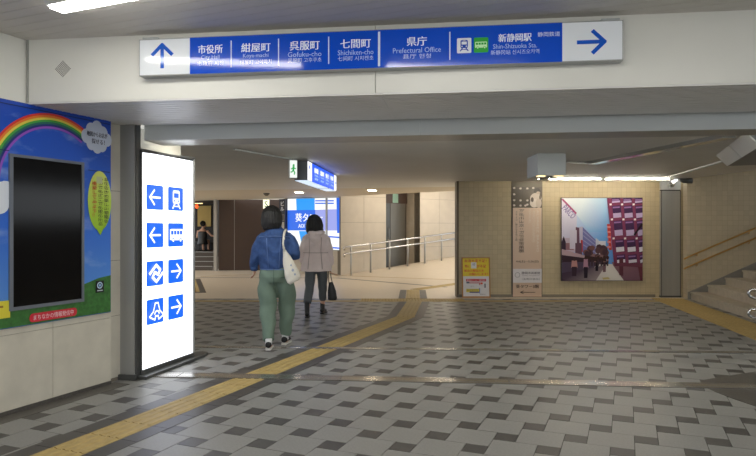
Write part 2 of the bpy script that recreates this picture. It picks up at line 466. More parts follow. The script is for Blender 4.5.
# ================================================================== FRONT CEILING
ceil = MB().prism([(-13, -9), (12, -9), (12, linpt(14.8, 0.05)[1]), (-13, linpt(-10.4, 0.05)[1])], Z_HIGH + 0.012, Z_HIGH + 0.12).build('ceiling', M_CEIL_BACK)
tag(ceil, 'ribbed ceiling of narrow painted boards above the entrance beam', kind='structure')
bw = 0.1105
n0 = -math.sin(PHI) * 0 + 0.0
for i in range(-22, 30):                                  # narrow boards along the paving rows
    nn = 4.30 + i * bw - 0.02
    if nn < 1.7: continue
    # board from n=nn to nn+bw, clipped by the beam's front face: keep the four corners on the near side
    c, s = math.cos(PHI), math.sin(PHI)
    def wp(r, n): return (c * r + s * n, -s * r + c * n)
    def rmax(n):  # where the row line meets the beam face (beam face: points LN + t*e)
        ex, ey = math.cos(A_LIN), -math.sin(A_LIN)
        # solve c*r+s*n = LN.x+ex*t ; -s*r+c*n = LN.y+ey*t
        det = c * (-ey) - (-ex) * (-s)
        bx, by = LN[0] - s * n, LN[1] - c * n
        return (bx * (-ey) - (-ex) * by) / det
    ra, rb = rmax(nn + 0.004), rmax(nn + bw)
    # rows run nearer the camera to the right, so the beam cuts off the left (far) end
    a, b_ = max(ra - 0.01, -7), max(rb - 0.01, -7)
    if a > 6: continue
    p = [wp(a, nn + 0.004), wp(7.5, nn + 0.004), wp(7.5, nn + bw), wp(b_, nn + bw)]
    MB().prism(p, Z_HIGH, Z_HIGH + 0.01).build('ceiling_board', M_CEILB, ceil)
MB().prism([(-12.9, -9), (11.9, -9), (11.9, 0.0 - 11.9 * 0.41 + 1.74), (-12.9, 1.74 + 12.9 * 0.41)] if False else [(-9, -9), (9, -9), (9, -2.2), (-9, 5.3)], Z_HIGH + 0.001, Z_HIGH + 0.011).build('ceiling_sheet', M_CEILB, ceil)

# fluorescent fixtures of the front ceiling
def fixture(x, y, label, length=1.28):
    r = empty('ceiling_light', (x, y, Z_HIGH), R_ROW, label, 'ceiling light', 'surface fluorescent lights of the front ceiling')
    mb = MB(); mb.prism([(-0.085, 0.0), (0.085, 0.0), (0.066, -0.03), (-0.066, -0.03)], -0.02, length + 0.02, 'x'); mb.build('housing', M_WHITE, r)
    MB().prism([(-0.064, -0.031), (0.064, -0.031), (0.05, -0.046), (-0.05, -0.046)], 0.0, length, 'x').build('diffuser', M_LAMP, r)
    return r
fx = (-2.12, 4.09)
fixture(fx[0] + 0.03, fx[1] - 0.14, 'long white fluorescent ceiling light at the upper left corner')
cc, ss = math.cos(PHI), math.sin(PHI)
for i, (a, b) in enumerate([(2.1, 0.0), (4.2, 0.0), (0.0, -2.0), (2.1, -2.0), (4.2, -2.0), (0.0, -4.2), (2.1, -4.2), (4.2, -4.2)]):
    fixture(fx[0] + cc * a + ss * b, fx[1] - ss * a + cc * b - 0.06, 'fluorescent ceiling light out of view, %s from the left in the %s row' % (('second', 'third', 'first', 'second', 'third', 'first', 'second', 'third')[i], ('first', 'first', 'second', 'second', 'second', 'third', 'third', 'third')[i]))

# ================================================================== ENTRANCE BEAM
beam = empty('wall_lintel', (LN[0], LN[1], 0), R_LIN, 'cream enamelled beam across the passage entrance', None, None, 'structure')
for a, b in ((-0.0, 2.72), (2.724, 5.9), (5.904, 9.0)):
    MB().box(a, b, 0.0, 1.0, Z_LOW + 0.001, Z_HIGH + 0.1).build('panel', M_LINTEL, beam)
MB().box(-0.004, 0.012, -0.006, 0.0, Z_LOW, Z_HIGH).build('corner_bead', mat('corner_bead', (168, 168, 162), 0.4), beam)
for a, b in ((-0.3, 2.76), (2.764, 5.9), (5.904, 9.0)):
    MB().box(a, b, 0.002, 1.0, Z_LOW - 0.012, Z_LOW).build('soffit_panel', M_SOFFIT, beam)
for k in range(12):                                        # fine ribs of the soffit metal
    n = 0.06 + k * 0.078
    MB().box(-0.3, 9.0, n, n + 0.006, Z_LOW - 0.0145, Z_LOW - 0.011).build('soffit_rib', M_SOFFIT, beam)
# shutter box behind the slot
b2 = empty('trim_5', (LN[0], LN[1], 0), R_LIN, 'grey steel shutter box hanging behind the beam', None, None, 'structure')
MB().box(0.36, 2.98, 1.12, 1.14, 2.245, 2.52).build('face_panel', mat('shutter_box_paint', (230, 233, 231), 0.45), b2)
MB().box(2.984, 9.0, 1.12, 1.14, 2.245, 2.52).build('face_panel', mat('shutter_box_paint', (230, 233, 231), 0.45), b2)
MB().box(0.36, 9.0, 1.14, 1.50, 2.243, 2.262).build('bottom_panel', M_STEEL, b2)
MB().box(0.36, 9.0, 1.49, 1.50, 2.262, 2.45).build('rear_panel', M_GREYBOX, b2)
MB().box(0.0, 9.0, 1.0, 1.13, 2.50, 2.52).build('slot_lining', M_DSTEEL, b2)
for e in [0.5 + 0.62 * i for i in range(13)]:
    MB().tube([(e, 1.1195, 2.43), (e, 1.117, 2.43)], 0.006, 8).build('screw', M_BLACK, b2)
# steel shutter guide column at the left
c2 = empty('trim_6', (LN[0], LN[1], 0), R_LIN, 'brushed steel shutter column between the stone wall and the lit sign', None, None, 'structure')
MB().box(0.185, 0.255, 0.975, 1.06, 0.0, 2.44).build('column_panel', M_STEEL, c2)
MB().box(0.259, 0.345, 0.962, 1.06, 0.0, 2.44).build('column_panel', M_STEEL, c2)
MB().box(0.345, 0.356, 0.98, 1.06, 0.0, 2.44).build('guide_slot', M_DSTEEL, c2)
MB().box(0.17, 0.36, 0.95, 1.0, 0.0, 0.05).build('foot_plate', M_DSTEEL, c2)

# ================================================================== LEFT WALL
wl = empty('wall_left', (W0[0], W0[1], 0), R_LW, 'left wall of beige stone slabs below and cream panels above', None, None, 'structure')
MB().box(-9.0, -0.004, 0.012, 0.30, 0.0, Z_HIGH + 0.05).build('wall_core', M_STONE_B, wl)
def slab(x0, x1, z0, z1, y0=0.0, y1=0.02, m=M_STONE, nm='stone_slab'):
    MB().box(x0 + 0.002, x1 - 0.002, y0, y1, z0 + 0.002, z1 - 0.002).build(nm, m, wl)
edges = [-0.0, -0.6, -1.2, -1.8, -2.4, -3.0, -3.6, -4.2, -4.8]
for i in range(len(edges) - 1):
    slab(edges[i + 1], edges[i], 0.03, 0.600); slab(edges[i + 1], edges[i], 0.600, 1.75); slab(edges[i + 1], edges[i], 1.75, Z_LOW - 0.01)
for a, b in ((-1.9, -0.0), (-3.9, -1.9)): slab(a, b, Z_LOW - 0.01, Z_HIGH, 0.004, 0.02, M_LINTEL, 'upper_panel')
slab(-4.8, 0, 0.0, 0.03, -0.004, 0.02, M_GRANITE, 'plinth')
# stone return beyond the board and the wall behind the lit sign
for z0, z1 in ((0.03, 0.60), (0.60, 1.11), (1.11, 1.75), (1.75, 2.40)): slab(-0.02, 0.23, z0, z1, 0.055, 0.3)
MB().box(-0.02, 0.23, 0.057, 0.3, 0, 2.4).build('wall_core', M_STONE_B, wl)
MB().box(0.23, 1.12, 0.16, 0.4, 0.0, 2.4).build('rear_wall', M_PLAIN, wl)
# the wall turning away behind the sign
wl2 = MB().box(-8, -2.75, 6.95, 7.15, 0, 2.4).build('wall_side', M_PLAIN); tag(wl2, 'plain wall turning away to the left behind the lit sign', kind='structure')

# speaker grille on the beam
sp = empty('speaker_grille', linpt(0.297, 0.0) + (2.632,), R_LIN, 'small diamond of speaker holes in the cream beam', 'speaker')
holes = MB()
for i in range(-4, 5):
    for j in range(-4, 5):
        if abs(i) + abs(j) <= 5 and max(abs(i), abs(j)) <= 4:
            x, z = (i) * 0.012, j * 0.012
            pass
for i in range(8):
    for j in range(8):
        x = (i - j) * 0.0085; z = (i + j - 7) * 0.0085
        if math.hypot(x, z) > 0.066: continue
        holes.tube([(x, -0.002, z), (x, 0.001, z)], 0.0042, 6)
h = holes.build('holes', mat('grille_hole', (86, 76, 62), 0.8), sp); h['kind'] = 'stuff'
MB().box(-0.062, 0.062, -0.0012, 0.002, -0.062, 0.062).build('plate', M_LINTEL, sp)

# ================================================================== OVERHEAD DIRECTION SIGN
BLUE = (6, 74, 196); SW = (226, 230, 234)
sg = empty('direction_sign', linpt(0.963, 0.0) + (2.534,), R_LIN,
           'long blue and white direction sign on the cream beam with arrows at both ends', 'sign')
MB().box(0, 3.50, -0.085, -0.002, 0, 0.288, bev=0.004).build('case', mat('sign_case', (178, 180, 180), 0.35, 0.3), sg)
for a in (0.02, 3.36): MB().box(a, a + 0.12, -0.07, -0.01, 0.288, 0.306).build('bracket', M_GREYBOX, sg)
MB().box(0.02, 3.48, -0.05, -0.01, 0.289, 0.30).build('top_rail', M_STEEL, sg)
sg.scale = (0.986, 1, 0.95)
ik = Ink(-0.0856)
ik.rect(0.008, 3.492, 0.008, 0.280, SW)
ik.rect(0.402, 3.095, 0.004, 0.284, BLUE)
ik.build('face', PRINT_DIM, sg)
ik = Ink(-0.0868)
arrow(ik, 0.185, 0.148, 0.185, PI / 2, (20, 84, 190), 0.15); ik.build('arrow', PRINT_DIM, sg); ik = Ink(-0.0868)
arrow(ik, 3.285, 0.138, 0.185, 0.0, (20, 84, 190), 0.15); ik.build('arrow', PRINT_DIM, sg)
for u, w in ((0.722, .008), (1.082, .008), (1.455, .008), (1.822, .016), (2.325, .008)): ik = Ink(-0.0868); ik.rect(u - w / 2, u + w / 2, 0.045 if w < .01 else 0.015, 0.250 if w < .01 else 0.272, (214, 222, 236)); ik.build('divider', PRINT_DIM, sg)
def cell(cx, big, mid, small, wbig, wmid, wsmall):
    ik = Ink(-0.0875)
    ik.text(big, cx + 0.012, 0.190, 0.068, (235, 240, 248), w=wbig * 0.88, bold=0.005)
    ik.text(mid, cx + 0.012, 0.125, 0.038, (176, 200, 238), maxw=wmid)
    ik.text(small, cx + 0.012, 0.080, 0.034, (196, 212, 240), w=wsmall)
    ik.build('lettering', PRINT_DIM, sg)
cell(0.550, '市役所', 'City Hall', '市政府 시청', 0.215, 0.20, 0.20)
cell(0.898, '紺屋町', 'Koya-machi', '绀屋町 고야마치', 0.25, 0.25, 0.24)
cell(1.265, '呉服町', 'Gofuku-cho', '吴服町 고후쿠초', 0.25, 0.25, 0.25)
cell(1.640, '七間町', 'Shichiken-cho', '七间町 시치켄초', 0.25, 0.26, 0.26)
cell(2.080, '県庁', 'Prefectural Office', '县厅 현청', 0.16, 0.34, 0.20)
ik = Ink(-0.0868); ik.rrect(2.375, 2.475, 0.09, 0.20, 0.008, SW); train_icon(ik, 2.425, 0.148, 0.095, (30, 70, 170), SW)
ik.build('train_pictogram', PRINT_DIM, sg)
ik = Ink(-0.0868); ik.rrect(2.492, 2.592, 0.09, 0.20, 0.008, (52, 168, 62)); bus_icon(ik, 2.542, 0.146, 0.095, (200, 240, 190), (52, 168, 62))
ik.build('bus_pictogram', PRINT_DIM, sg)
ik = Ink(-0.0868); ik.text('新静岡駅', 2.775, 0.190, 0.06, (235, 240, 248), w=0.225, bold=0.004)
ik.build('lettering', PRINT_DIM, sg); ik = Ink(-0.0868); ik.text('静岡鉄道', 3.005, 0.205, 0.034, (225, 232, 244), w=0.15)
ik.build('lettering', PRINT_DIM, sg); ik = Ink(-0.0868); ik.text('Shin-Shizuoka Sta.', 2.775, 0.130, 0.034, (176, 200, 238), maxw=0.30)
ik.text('新静冈站 신시즈오카역', 2.775, 0.086, 0.034, (196, 212, 240), w=0.33)
ik.build('lettering', PRINT_DIM, sg)

# ================================================================== LIT GUIDE SIGN
S0 = (-2.236, 5.703); AS = math.radians(15.8); RS = PI / 2 - AS
ls = empty('guide_sign', (S0[0], S0[1], 0), RS, 'tall brightly lit white guide sign with blue arrow and transport squares', 'sign')
MB().box(0.0, 0.90, 0.004, 0.16, 0.05, 2.16).build('case', M_DSTEEL, ls)
MB().prism([(0, 2.138), (0.9, 2.172), (0.9, 2.155), (0, 2.122)], -0.016, 0.16, 'y').build('top_cap', M_DSTEEL, ls)
MB().box(0.0, 0.018, -0.012, 0.0, 0.05, 2.125).build('frame_edge', M_DSTEEL, ls)
MB().box(0.868, 0.90, -0.012, 0.16, 0.03, 2.15).build('frame_edge', M_STEEL, ls)
MB().box(0.0, 0.90, -0.014, 0.06, 0.025, 0.068).build('bottom_rail', M_DSTEEL, ls)
base = [(-0.05, -0.10), (0.6, -0.085), (1.0, -0.07), (1.12, -0.03), (1.15, 0.05), (1.05, 0.16), (-0.05, 0.16)]
MB().prism(base, 0.0, 0.028).build('plinth', M_DSTEEL, ls)
ik = Ink(0.0, 0.0); ik.rect(0.018, 0.868, 0.066, 2.13, (247, 250, 255)); fc = ik.build('face', mat('lit_sign_white', (244, 248, 255), 0.3, emit=L_SIGN), ls)
ik = Ink(-0.002)
SB = (6, 92, 224); SWH = (255, 255, 255)
zr = (1.708, 1.340, 0.968, 0.600)
for r, z in enumerate(zr):
    for cxx, w in ((0.222, 0.262), (0.562, 0.262)):
        ik.rrect(cxx - w / 2, cxx + w / 2, z - 0.12, z + 0.12, 0.014, SB)
for r in (0, 1): arrow(ik, 0.222, zr[r], 0.17, PI, SWH, 0.12)
for r in (2, 3): arrow(ik, 0.562, zr[r], 0.17, 0.0, SWH, 0.12)
train_icon(ik, 0.562, zr[0], 0.22, SWH, SB); bus_icon(ik, 0.562, zr[1], 0.25, SWH, SB)
# city emblem: interlocked swirl in a diamond
cx_, cz_ = 0.222, zr[2]
for q in (1, -1):
    ik.stroke([(cx_ - .105 * q, cz_ - .005 * q), (cx_ - .045 * q, cz_ + .045 * q), (cx_ + .0 * q, cz_ + .08 * q), (cx_ + .06 * q, cz_ + .035 * q), (cx_ + .028 * q, cz_ - .012 * q), (cx_ - .012 * q, cz_ + .004 * q)], 0.03, SWH)
# prefecture emblem: peak with wings and an inner loop
cz_ = zr[3]
ik.stroke([(cx_ - .11, cz_ - .045), (cx_ - .05, cz_ + .0), (cx_ - .022, cz_ + .08), (cx_ + .022, cz_ + .08), (cx_ + .05, cz_ + .0), (cx_ + .11, cz_ - .045)], 0.016, SWH)
ik.stroke([(cx_ - .11, cz_ - .045), (cx_ - .03, cz_ - .08), (cx_ - .02, cz_ - .045), (cx_ + .02, cz_ - .045), (cx_ + .03, cz_ - .08), (cx_ + .11, cz_ - .045)], 0.016, SWH)
ik.ring(cx_, cz_ - 0.03, 0.026, 0.042, 0.0, PI, SWH, 12)
for t, c, z in (('ＪＲ静岡駅', 0.562, zr[0]), ('バスのりば', 0.562, zr[1]), ('市役所', 0.222, zr[2]), ('県庁', 0.222, zr[3])):
    ik.text(t, c, z - 0.152, 0.026, (60, 110, 200)); ik.text({'ＪＲ静岡駅': 'JR Shizuoka Station', 'バスのりば': 'Bus Stop', '市役所': 'City Hall', '県庁': 'Prefectural Office'}[t], c, z - 0.187, 0.02, (110, 150, 215), maxw=0.17)
ik.build('pictograms', PRINT_BRIGHT, ls)

# ================================================================== BLUE INFORMATION BOARD
ib = empty('information_board', (W0[0] - math.cos(PHI) * .032, W0[1] + math.sin(PHI) * .032, 0), R_LW, 'blue printed information board with rainbow and dark screen on the left wall', 'information board')
BX0, BX1, BZ0, BZ1 = -2.05, -0.012, 0.652, 2.372
MB().box(BX0, BX1, -0.045, -0.002, BZ0, BZ1, bev=0.004).build('panel', mat('board_edge', (30, 70, 150), 0.4), ib)
def skymat():
    m = bpy.data.materials.new('board_sky_print'); m.use_nodes = True; nt = m.node_tree; b = nt.nodes['Principled BSDF']
    b.inputs['Roughness'].default_value = 0.3
    tc = nt.nodes.new('ShaderNodeTexCoord'); sp_ = nt.nodes.new('ShaderNodeSeparateXYZ'); nt.links.new(tc.outputs['Object'], sp_.inputs[0])
    mr = nt.nodes.new('ShaderNodeMapRange'); mr.inputs[1].default_value = BZ0 + 0.2; mr.inputs[2].default_value = BZ1; nt.links.new(sp_.outputs['Z'], mr.inputs[0])
    cr = nt.nodes.new('ShaderNodeValToRGB'); nt.links.new(mr.outputs[0], cr.inputs[0])
    cr.color_ramp.elements[0].color = lin((92, 148, 224)); cr.color_ramp.elements[1].color = lin((22, 74, 190))
    e = cr.color_ramp.elements.new(0.35); e.color = lin((44, 108, 214))
    nz = nt.nodes.new('ShaderNodeTexNoise'); nz.inputs['Scale'].default_value = 2.4; nz.inputs['Detail'].default_value = 6
    mp = nt.nodes.new('ShaderNodeMapping'); mp.inputs['Scale'].default_value = (1, 1, 2.2); nt.links.new(tc.outputs['Object'], mp.inputs[0]); nt.links.new(mp.outputs[0], nz.inputs['Vector'])
    m2 = nt.nodes.new('ShaderNodeMapRange'); m2.inputs[1].default_value = 0.56; m2.inputs[2].default_value = 0.72; m2.inputs[4].default_value = 0.4
    nt.links.new(nz.outputs['Fac'], m2.inputs[0])
    mx = nt.nodes.new('ShaderNodeMix'); mx.data_type = 'RGBA'; nt.links.new(m2.outputs[0], mx.inputs['Factor'])
    nt.links.new(cr.outputs[0], mx.inputs[6]); mx.inputs[7].default_value = lin((190, 214, 244)); nt.links.new(mx.outputs[2], b.inputs['Base Color'])
    return m
box('sky_print', BX0 + .004, BX1 - .004, -0.0465, -0.045, BZ0 + .004, BZ1 - .004, skymat(), ib)
# grass along the lower edge
gp = [(BX0 + .006, BZ0 + .006), (BX1 - .006, BZ0 + .006), (BX1 - .006, 0.985), (-0.15, 0.97), (-0.30, 0.93), (-0.6, 0.86), (-1.0, 0.80), (-1.4, 0.83), (BX0 + .006, 0.86)]
MB().prism(gp, -0.0475, -0.0466, 'y').build('grass_print', mat('grass_print', (58, 112, 50), 0.4, noise=0.4, nscale=22), ib)
ik = Ink(-0.048)
rc = (-0.60, 1.745); RB = [(226, 60, 50), (238, 132, 48), (236, 214, 84), (70, 168, 70), (40, 110, 96), (34, 50, 130), (150, 84, 200)]
for i, c in enumerate(RB):                               # rainbow arching over the screen
    r1 = 0.587 - i * 0.0175; pts = []; fs = []
    for k in range(33):
        a = 0.31 * PI + (1.0 - 0.31) * PI * k / 32
        for rr in (r1 - 0.0178, r1): pts.append((rc[0] + rr * math.cos(a), rc[1] + rr * math.sin(a)))
    keep = [k for k in range(32) if True]
    ik._add(pts, [(2 * k, 2 * k + 1, 2 * k + 3, 2 * k + 2) for k in keep], lin(c))
for z0, x0, x1 in ((2.335, -1.9, -0.03), (1.905, -0.27, -0.03)): ik.rect(x0, x1, z0, z0 + 0.006, (20, 40, 90))
ik.rect(-2.0, -0.99, 1.985, 1.991, (20, 40, 90))
ik.build('rainbow', PRINT, ib)
ik = Ink(-0.0515)
for dx, dz, r in ((-.105, 0, .055), (-.06, .045, .055), (.0, .062, .06), (.06, .035, .055), (.105, -.005, .052), (.05, -.045, .055), (0, -.06, .055), (-.06, -.045, .052), (0, 0, .08)):
    ik.disc(-0.175 + dx * 1.05, 2.20 + dz * 1.3, r, r * 1.15, (206, 214, 232), 16)
ik.text('地図からお店が', -0.175, 2.225, 0.045, (40, 40, 70), w=0.22, bold=.01); ik.text('探せる！', -0.165, 2.165, 0.045, (40, 40, 70), w=0.14, bold=.01)
ik.build('cloud', PRINT, ib); ik = Ink(-0.0515)
for dx, dz, r in ((0, 0, .1), (.08, .02, .08), (-.1, -.02, .09), (.03, -.07, .08)): ik.disc(-1.10 + dx, 1.66 + dz, r, r, (226, 232, 242), 18)
ik.build('cloud', PRINT, ib); ik = Ink(-0.0515)
for dx, dz, r in ((0, 0, .09), (.09, -.03, .07), (-.09, -.03, .07)): ik.disc(-1.25 + dx, 1.15 + dz, r, r * .8, (150, 182, 232), 18)
ik.build('cloud', PRINT, ib); ik = Ink(-0.0515)
ik = Ink(-0.053)
ik.disc(-0.146, 1.648, 0.128, 0.262, None, 32, grad=((150, 196, 30), (222, 232, 120)))
ik.poly([(-0.19, 1.41), (-0.10, 1.41), (-0.14, 1.345)], (150, 196, 30))
ik.text('まちなかの楽しい情報を', -0.075, 1.655, 0.40, (36, 44, 30), vertical=True, w=0.040, bold=.01)
ik.text('いつでもどこでも見られる', -0.140, 1.64, 0.42, (36, 44, 30), vertical=True, w=0.040, bold=.01)
ik.text('検索してみよう！', -0.205, 1.66, 0.31, (196, 50, 30), vertical=True, w=0.040, bold=.01)
ik.rect(-0.185, -0.12, 1.80, 1.86, (196, 204, 150))
ik.build('speech_bubble', PRINT, ib)
ik = Ink(-0.053)
ik.rrect(-0.825, -0.385, 0.672, 0.740, 0.03, (206, 40, 58)); ik.text('まちなかの情報発信中', -0.605, 0.706, 0.042, (240, 220, 224), w=0.37)
ik.build('red_label', PRINT, ib); ik = Ink(-0.053)
ik.rect(-1.35, -0.985, 0.735, 0.865, (222, 210, 62)); ik.rect(-1.30, -1.04, 0.815, 0.83, (150, 110, 40)); ik.rect(-1.30, -1.10, 0.775, 0.785, (150, 120, 50))
ik.build('yellow_label', PRINT, ib); ik = Ink(-0.053)
ik.rect(-0.19, -0.10, 0.842, 0.945, (16, 18, 22)); ik.ring(-0.145, 0.905, 0.020, 0.030, 0, 2 * PI, (190, 214, 240), 18); ik.disc(-0.145, 0.905, 0.012, 0.012, (150, 190, 235), 12); ik.rect(-0.175, -0.115, 0.855, 0.864, (200, 206, 214))
ik.build('icon_label', PRINT, ib)
sf = MB()
X0, X1, Z0, Z1 = -0.995, -0.318, 0.782, 1.968
for q in ((X0, X0 + .03, Z0, Z1), (X1 - .022, X1, Z0, Z1), (X0 + .03, X1 - .022, Z1 - .022, Z1), (X0 + .03, X1 - .022, Z0, Z0 + .026)):
    sf.box(q[0], q[1], -0.062, -0.045, q[2], q[3])
sf.build('screen_frame', mat('screen_frame_grey', (122, 128, 138), 0.35, 0.4), ib)
scr = box('screen', X0 + .028, X1 - .02, -0.052, -0.047, Z0 + .024, Z1 - .02, mat('dark_glass_screen', (9, 9, 11), 0.12, spec=0.32), ib)

# ================================================================== LOW CEILING ZONE
lowc = MB().prism([linpt(-5, 1.5), linpt(9, 1.5), (7.2, 4.6), (5.95, 12.35), (5.95, 13.2), (-9, 16.4), (-9, 6.5)], Z_LOW, Z_LOW + 0.08).build('ceiling_low', M_LOWC)
tag(lowc, 'low grey painted ceiling of the inner passage', kind='structure')
MB().prism([(-8.99, 16.3), (3.6, 13.17), (3.6, 14.9), (1.97, 15.5), (-1.15, 18.3), (-2.9, 19.4), (-9, 22.5)], Z_LOW + 0.001, Z_LOW + 0.08).build('ceiling_far', M_FARC)
tag(bpy.data.objects['ceiling_far'], 'beige lit ceiling of the concourse beyond', kind='structure')
# lamps added out of view behind the shutter box to brighten the passage
for i, e in enumerate((1.0, 3.2, 5.4, 7.4)):
    t = empty('added_passage_light', linpt(e, 1.66) + (Z_LOW,), R_LIN, 'added unseen lamp behind the shutter box, %s from the left' % ('first', 'second', 'third', 'fourth')[i], 'ceiling light', 'added lamps behind the shutter box')
    MB().box(-0.6, 0.6, -0.06, 0.06, -0.02, 0).build('channel', M_WHITE, t); MB().box(-0.58, 0.58, -0.05, 0.05, -0.045, -0.02).build('diffuser', M_INNER, t)
# metal trims in the ceiling
def strip(name, p, q, w, z0, z1, m, label=None, parent=None, kind='structure'):
    a = Vector(p); b = Vector(q); d = (b - a).normalized(); n = Vector((-d.y, d.x)) * w / 2
    o = MB().prism([tuple(a - n), tuple(b - n), tuple(b + n), tuple(a + n)], z0, z1).build(name, m, parent)
    return tag(o, label, kind=kind) if parent is None else o
strip('trim_7', (3.10, 8.80), (3.62, 6.25), 0.15, Z_LOW - 0.045, Z_LOW, M_CHROME, 'polished shutter rail along the low ceiling at the right')
strip('trim_8', (5.42, 11.3), (4.95, 8.7), 0.05, Z_LOW - 0.02, Z_LOW, M_GREYBOX, 'thin trim on the low ceiling in front of the stairs')
strip('trim_9', (-1.75, 7.4), (-1.16, 8.55), 0.03, Z_LOW - 0.018, Z_LOW, M_GREYBOX, 'thin dark conduit on the low ceiling leading to the hanging sign')
strip('trim_10', (2.55, 8.72), (3.1, 8.80), 0.03, Z_LOW - 0.03, Z_LOW, M_CHROME, 'thin polished conduit beside the grey ceiling box')

# hanging lit sign
hs = empty('hanging_sign', (-0.99, 8.62, Z_LOW), math.radians(90 - 5.6), 'lit blue direction sign box hanging from the low ceiling', 'sign')
MB().box(0, 2.45, 0.012, 0.20, -0.285, -0.012).build('case', mat('sign_grey', (104, 108, 112), 0.45), hs)
MB().box(0.1, 2.35, 0.05, 0.16, -0.012, 0.0).build('mount', M_DSTEEL, hs)
LB = (10, 78, 226); LW = (255, 255, 255)
ik = Ink(0.010)
ik.rect(0.0, 2.45, -0.283, -0.014, LB); ik.rect(0.0, 0.30, -0.283, -0.014, (246, 246, 240)); ik.rect(2.22, 2.45, -0.283, -0.014, (246, 248, 252))
arrow(ik, 0.14, -0.13, 0.15, PI / 2, (24, 80, 200), 0.16); arrow(ik, 2.34, -0.15, 0.13, 0, (24, 80, 200), 0.16)
for i, (x, t, tt) in enumerate(((0.62, '静岡駅', 'Shizuoka'), (1.08, '駿府町', 'Sunpu'), (1.52, '県庁', 'Office'), (1.95, '市役所', 'City Hall'))):
    ik.text(t, x, -0.10, 0.08, LW, w=0.30, bold=0.008); ik.text(tt, x, -0.17, 0.035, (190, 215, 250), w=0.28); ik.text(t, x, -0.225, 0.035, (190, 215, 250), w=0.26)
    ik.rect(x + 0.23, x + 0.24, -0.26, -0.05, (150, 190, 245))
ik.build('face', PRINT_BRIGHT, hs)
ml = MB().box(0.02, 2.43, 0.02, 0.195, -0.292, -0.285).build('light_panel', mat('sign_bottom_light', (215, 234, 255), 0.4, emit=0.85), hs)
MB().box(1.66, 1.70, 0.01, 0.2, -0.294, -0.285).build('joint', M_DSTEEL, hs)
# emergency exit box beside it
ex = empty('exit_sign', (-1.185, 8.42, Z_LOW), math.radians(14), 'small white exit sign box with green figure beside the hanging blue sign', 'exit sign')
MB().box(-0.045, 0.065, 0.0, 0.085, -0.275, -0.02, bev=0.004).build('case', mat('exit_case', (170, 170, 166), 0.5), ex)
MB().tube([(0, 0.04, -0.03), (0, 0.04, 0)], 0.012, 10).build('stem', M_STEEL, ex)
ik = Ink(-0.001); GN = (20, 160, 70)
ik.rect(-0.038, 0.062, -0.268, -0.027, (236, 242, 236)); ik.disc(0.015, -0.095, 0.014, 0.016, GN, 12)
ik.stroke([(0.014, -0.11), (0.010, -0.165)], 0.026, GN); ik.stroke([(-0.022, -0.15), (0.010, -0.13), (0.046, -0.145)], 0.014, GN)
ik.stroke([(0.010, -0.165), (0.030, -0.195), (0.022, -0.225)], 0.016, GN); ik.stroke([(0.010, -0.165), (-0.012, -0.19), (-0.028, -0.19)], 0.016, GN)
ik.build('face', PRINT_LIT, ex)

# grey ceiling boxes
cb = empty('ceiling_unit', (2.35, 7.86, Z_LOW), 0.0, 'grey box unit fixed under the low ceiling near the poster wall', 'ceiling unit')
MB().box(-0.285, 0.085, 0.0, 0.55, -0.285, 0.0, bev=0.006).build('housing', M_GREYBOX, cb)
MB().box(-0.18, -0.06, 0.10, 0.34, -0.315, -0.285, bev=0.008).build('lens_block', M_DSTEEL, cb)
for a in (-0.27, -0.04): MB().box(a, a + 0.1, 0.03, 0.12, -0.296, -0.285, bev=0.003).build('indicator', mat('warm_indicator', (255, 226, 170), 0.4, emit=1.6), cb)
cb2 = empty('ceiling_unit', (3.69, 6.10, Z_LOW), math.radians(-22.1), 'large grey ceiling unit with slanted pale side panels at the upper right edge', 'ceiling unit')
sect = [(0.012, -0.004), (0.142, -0.15), (0.85, -0.15), (0.85, -0.004)]
MB().prism([(a, b) for a, b in sect], 0.0, 2.1, 'y').build('housing', mat('dark_grey_housing', (120, 122, 124), 0.45), cb2)
for a in (0.0, 1.06): MB().prism([(0.0, -0.008), (0.010, -0.002), (0.140, -0.146), (0.130, -0.153)], a + 0.004, a + 1.036, 'y').build('side_panel', mat('pale_side_panel', (206, 208, 206), 0.4), cb2)
for a in (0.2, 1.6): MB().box(0.4, 0.6, a, a + 0.15, -0.004, 0.0).build('bracket', M_DSTEEL, cb2)
MB().box(0.05, 0.10, 2.1, 2.112, -0.05, -0.01).build('warning_label', mat('warning_yellow', (226, 200, 40), 0.5), cb2)

# ================================================================== BACK WALL
YB = 12.45
bwall = MB().box(1.64, 6.7, YB, YB + 0.30, 0, Z_LOW).build('wall_back', M_BWALL); tag(bwall, 'tan tiled wall carrying the poster and banner', kind='structure')
tag(box('baseboard_back', 1.63, 5.68, YB - 0.02, YB, 0, 0.06, mat('skirting_stone', (128, 120, 104), 0.6)), 'dark stone skirting under the tan tiled wall', kind='structure')
tag(box('trim_11', 1.615, 1.655, YB - 0.012, YB + 0.31, 0, Z_LOW, mat('bronze_edge', (96, 84, 66), 0.4, 0.5)), 'dark bronze edge strip at the end of the tan wall', kind='structure')
tag(box('trim_12', 2.735, 3.37, YB - 0.006, YB, 0.0, Z_LOW, mat('grey_brown_panel', (118, 110, 96), 0.5)), 'dull panel in the tan wall behind the banner', kind='structure')
# fluorescent strip along the ceiling
for i, (a, b) in enumerate(((3.05, 4.30), (4.34, 5.62))):
    t = empty('strip_light', (0, 11.66, Z_LOW), 0.0, ('left' if i == 0 else 'right') + '-hand tube of the strip light above the poster wall', 'strip light', 'strip lights above the poster wall')
    MB().box(a, b, -0.03, 0.03, -0.012, 0.0).build('channel', M_WHITE, t)
    MB().tube([(a + .03, 0, -0.022), (b - .03, 0, -0.022)], 0.0075, 10).build('tube', M_TUBE, t)
    for x in (a + .012, b - .012): MB().box(x - .012, x + .012, -0.018, 0.018, -0.042, -0.01).build('holder', M_GREYBOX, t)
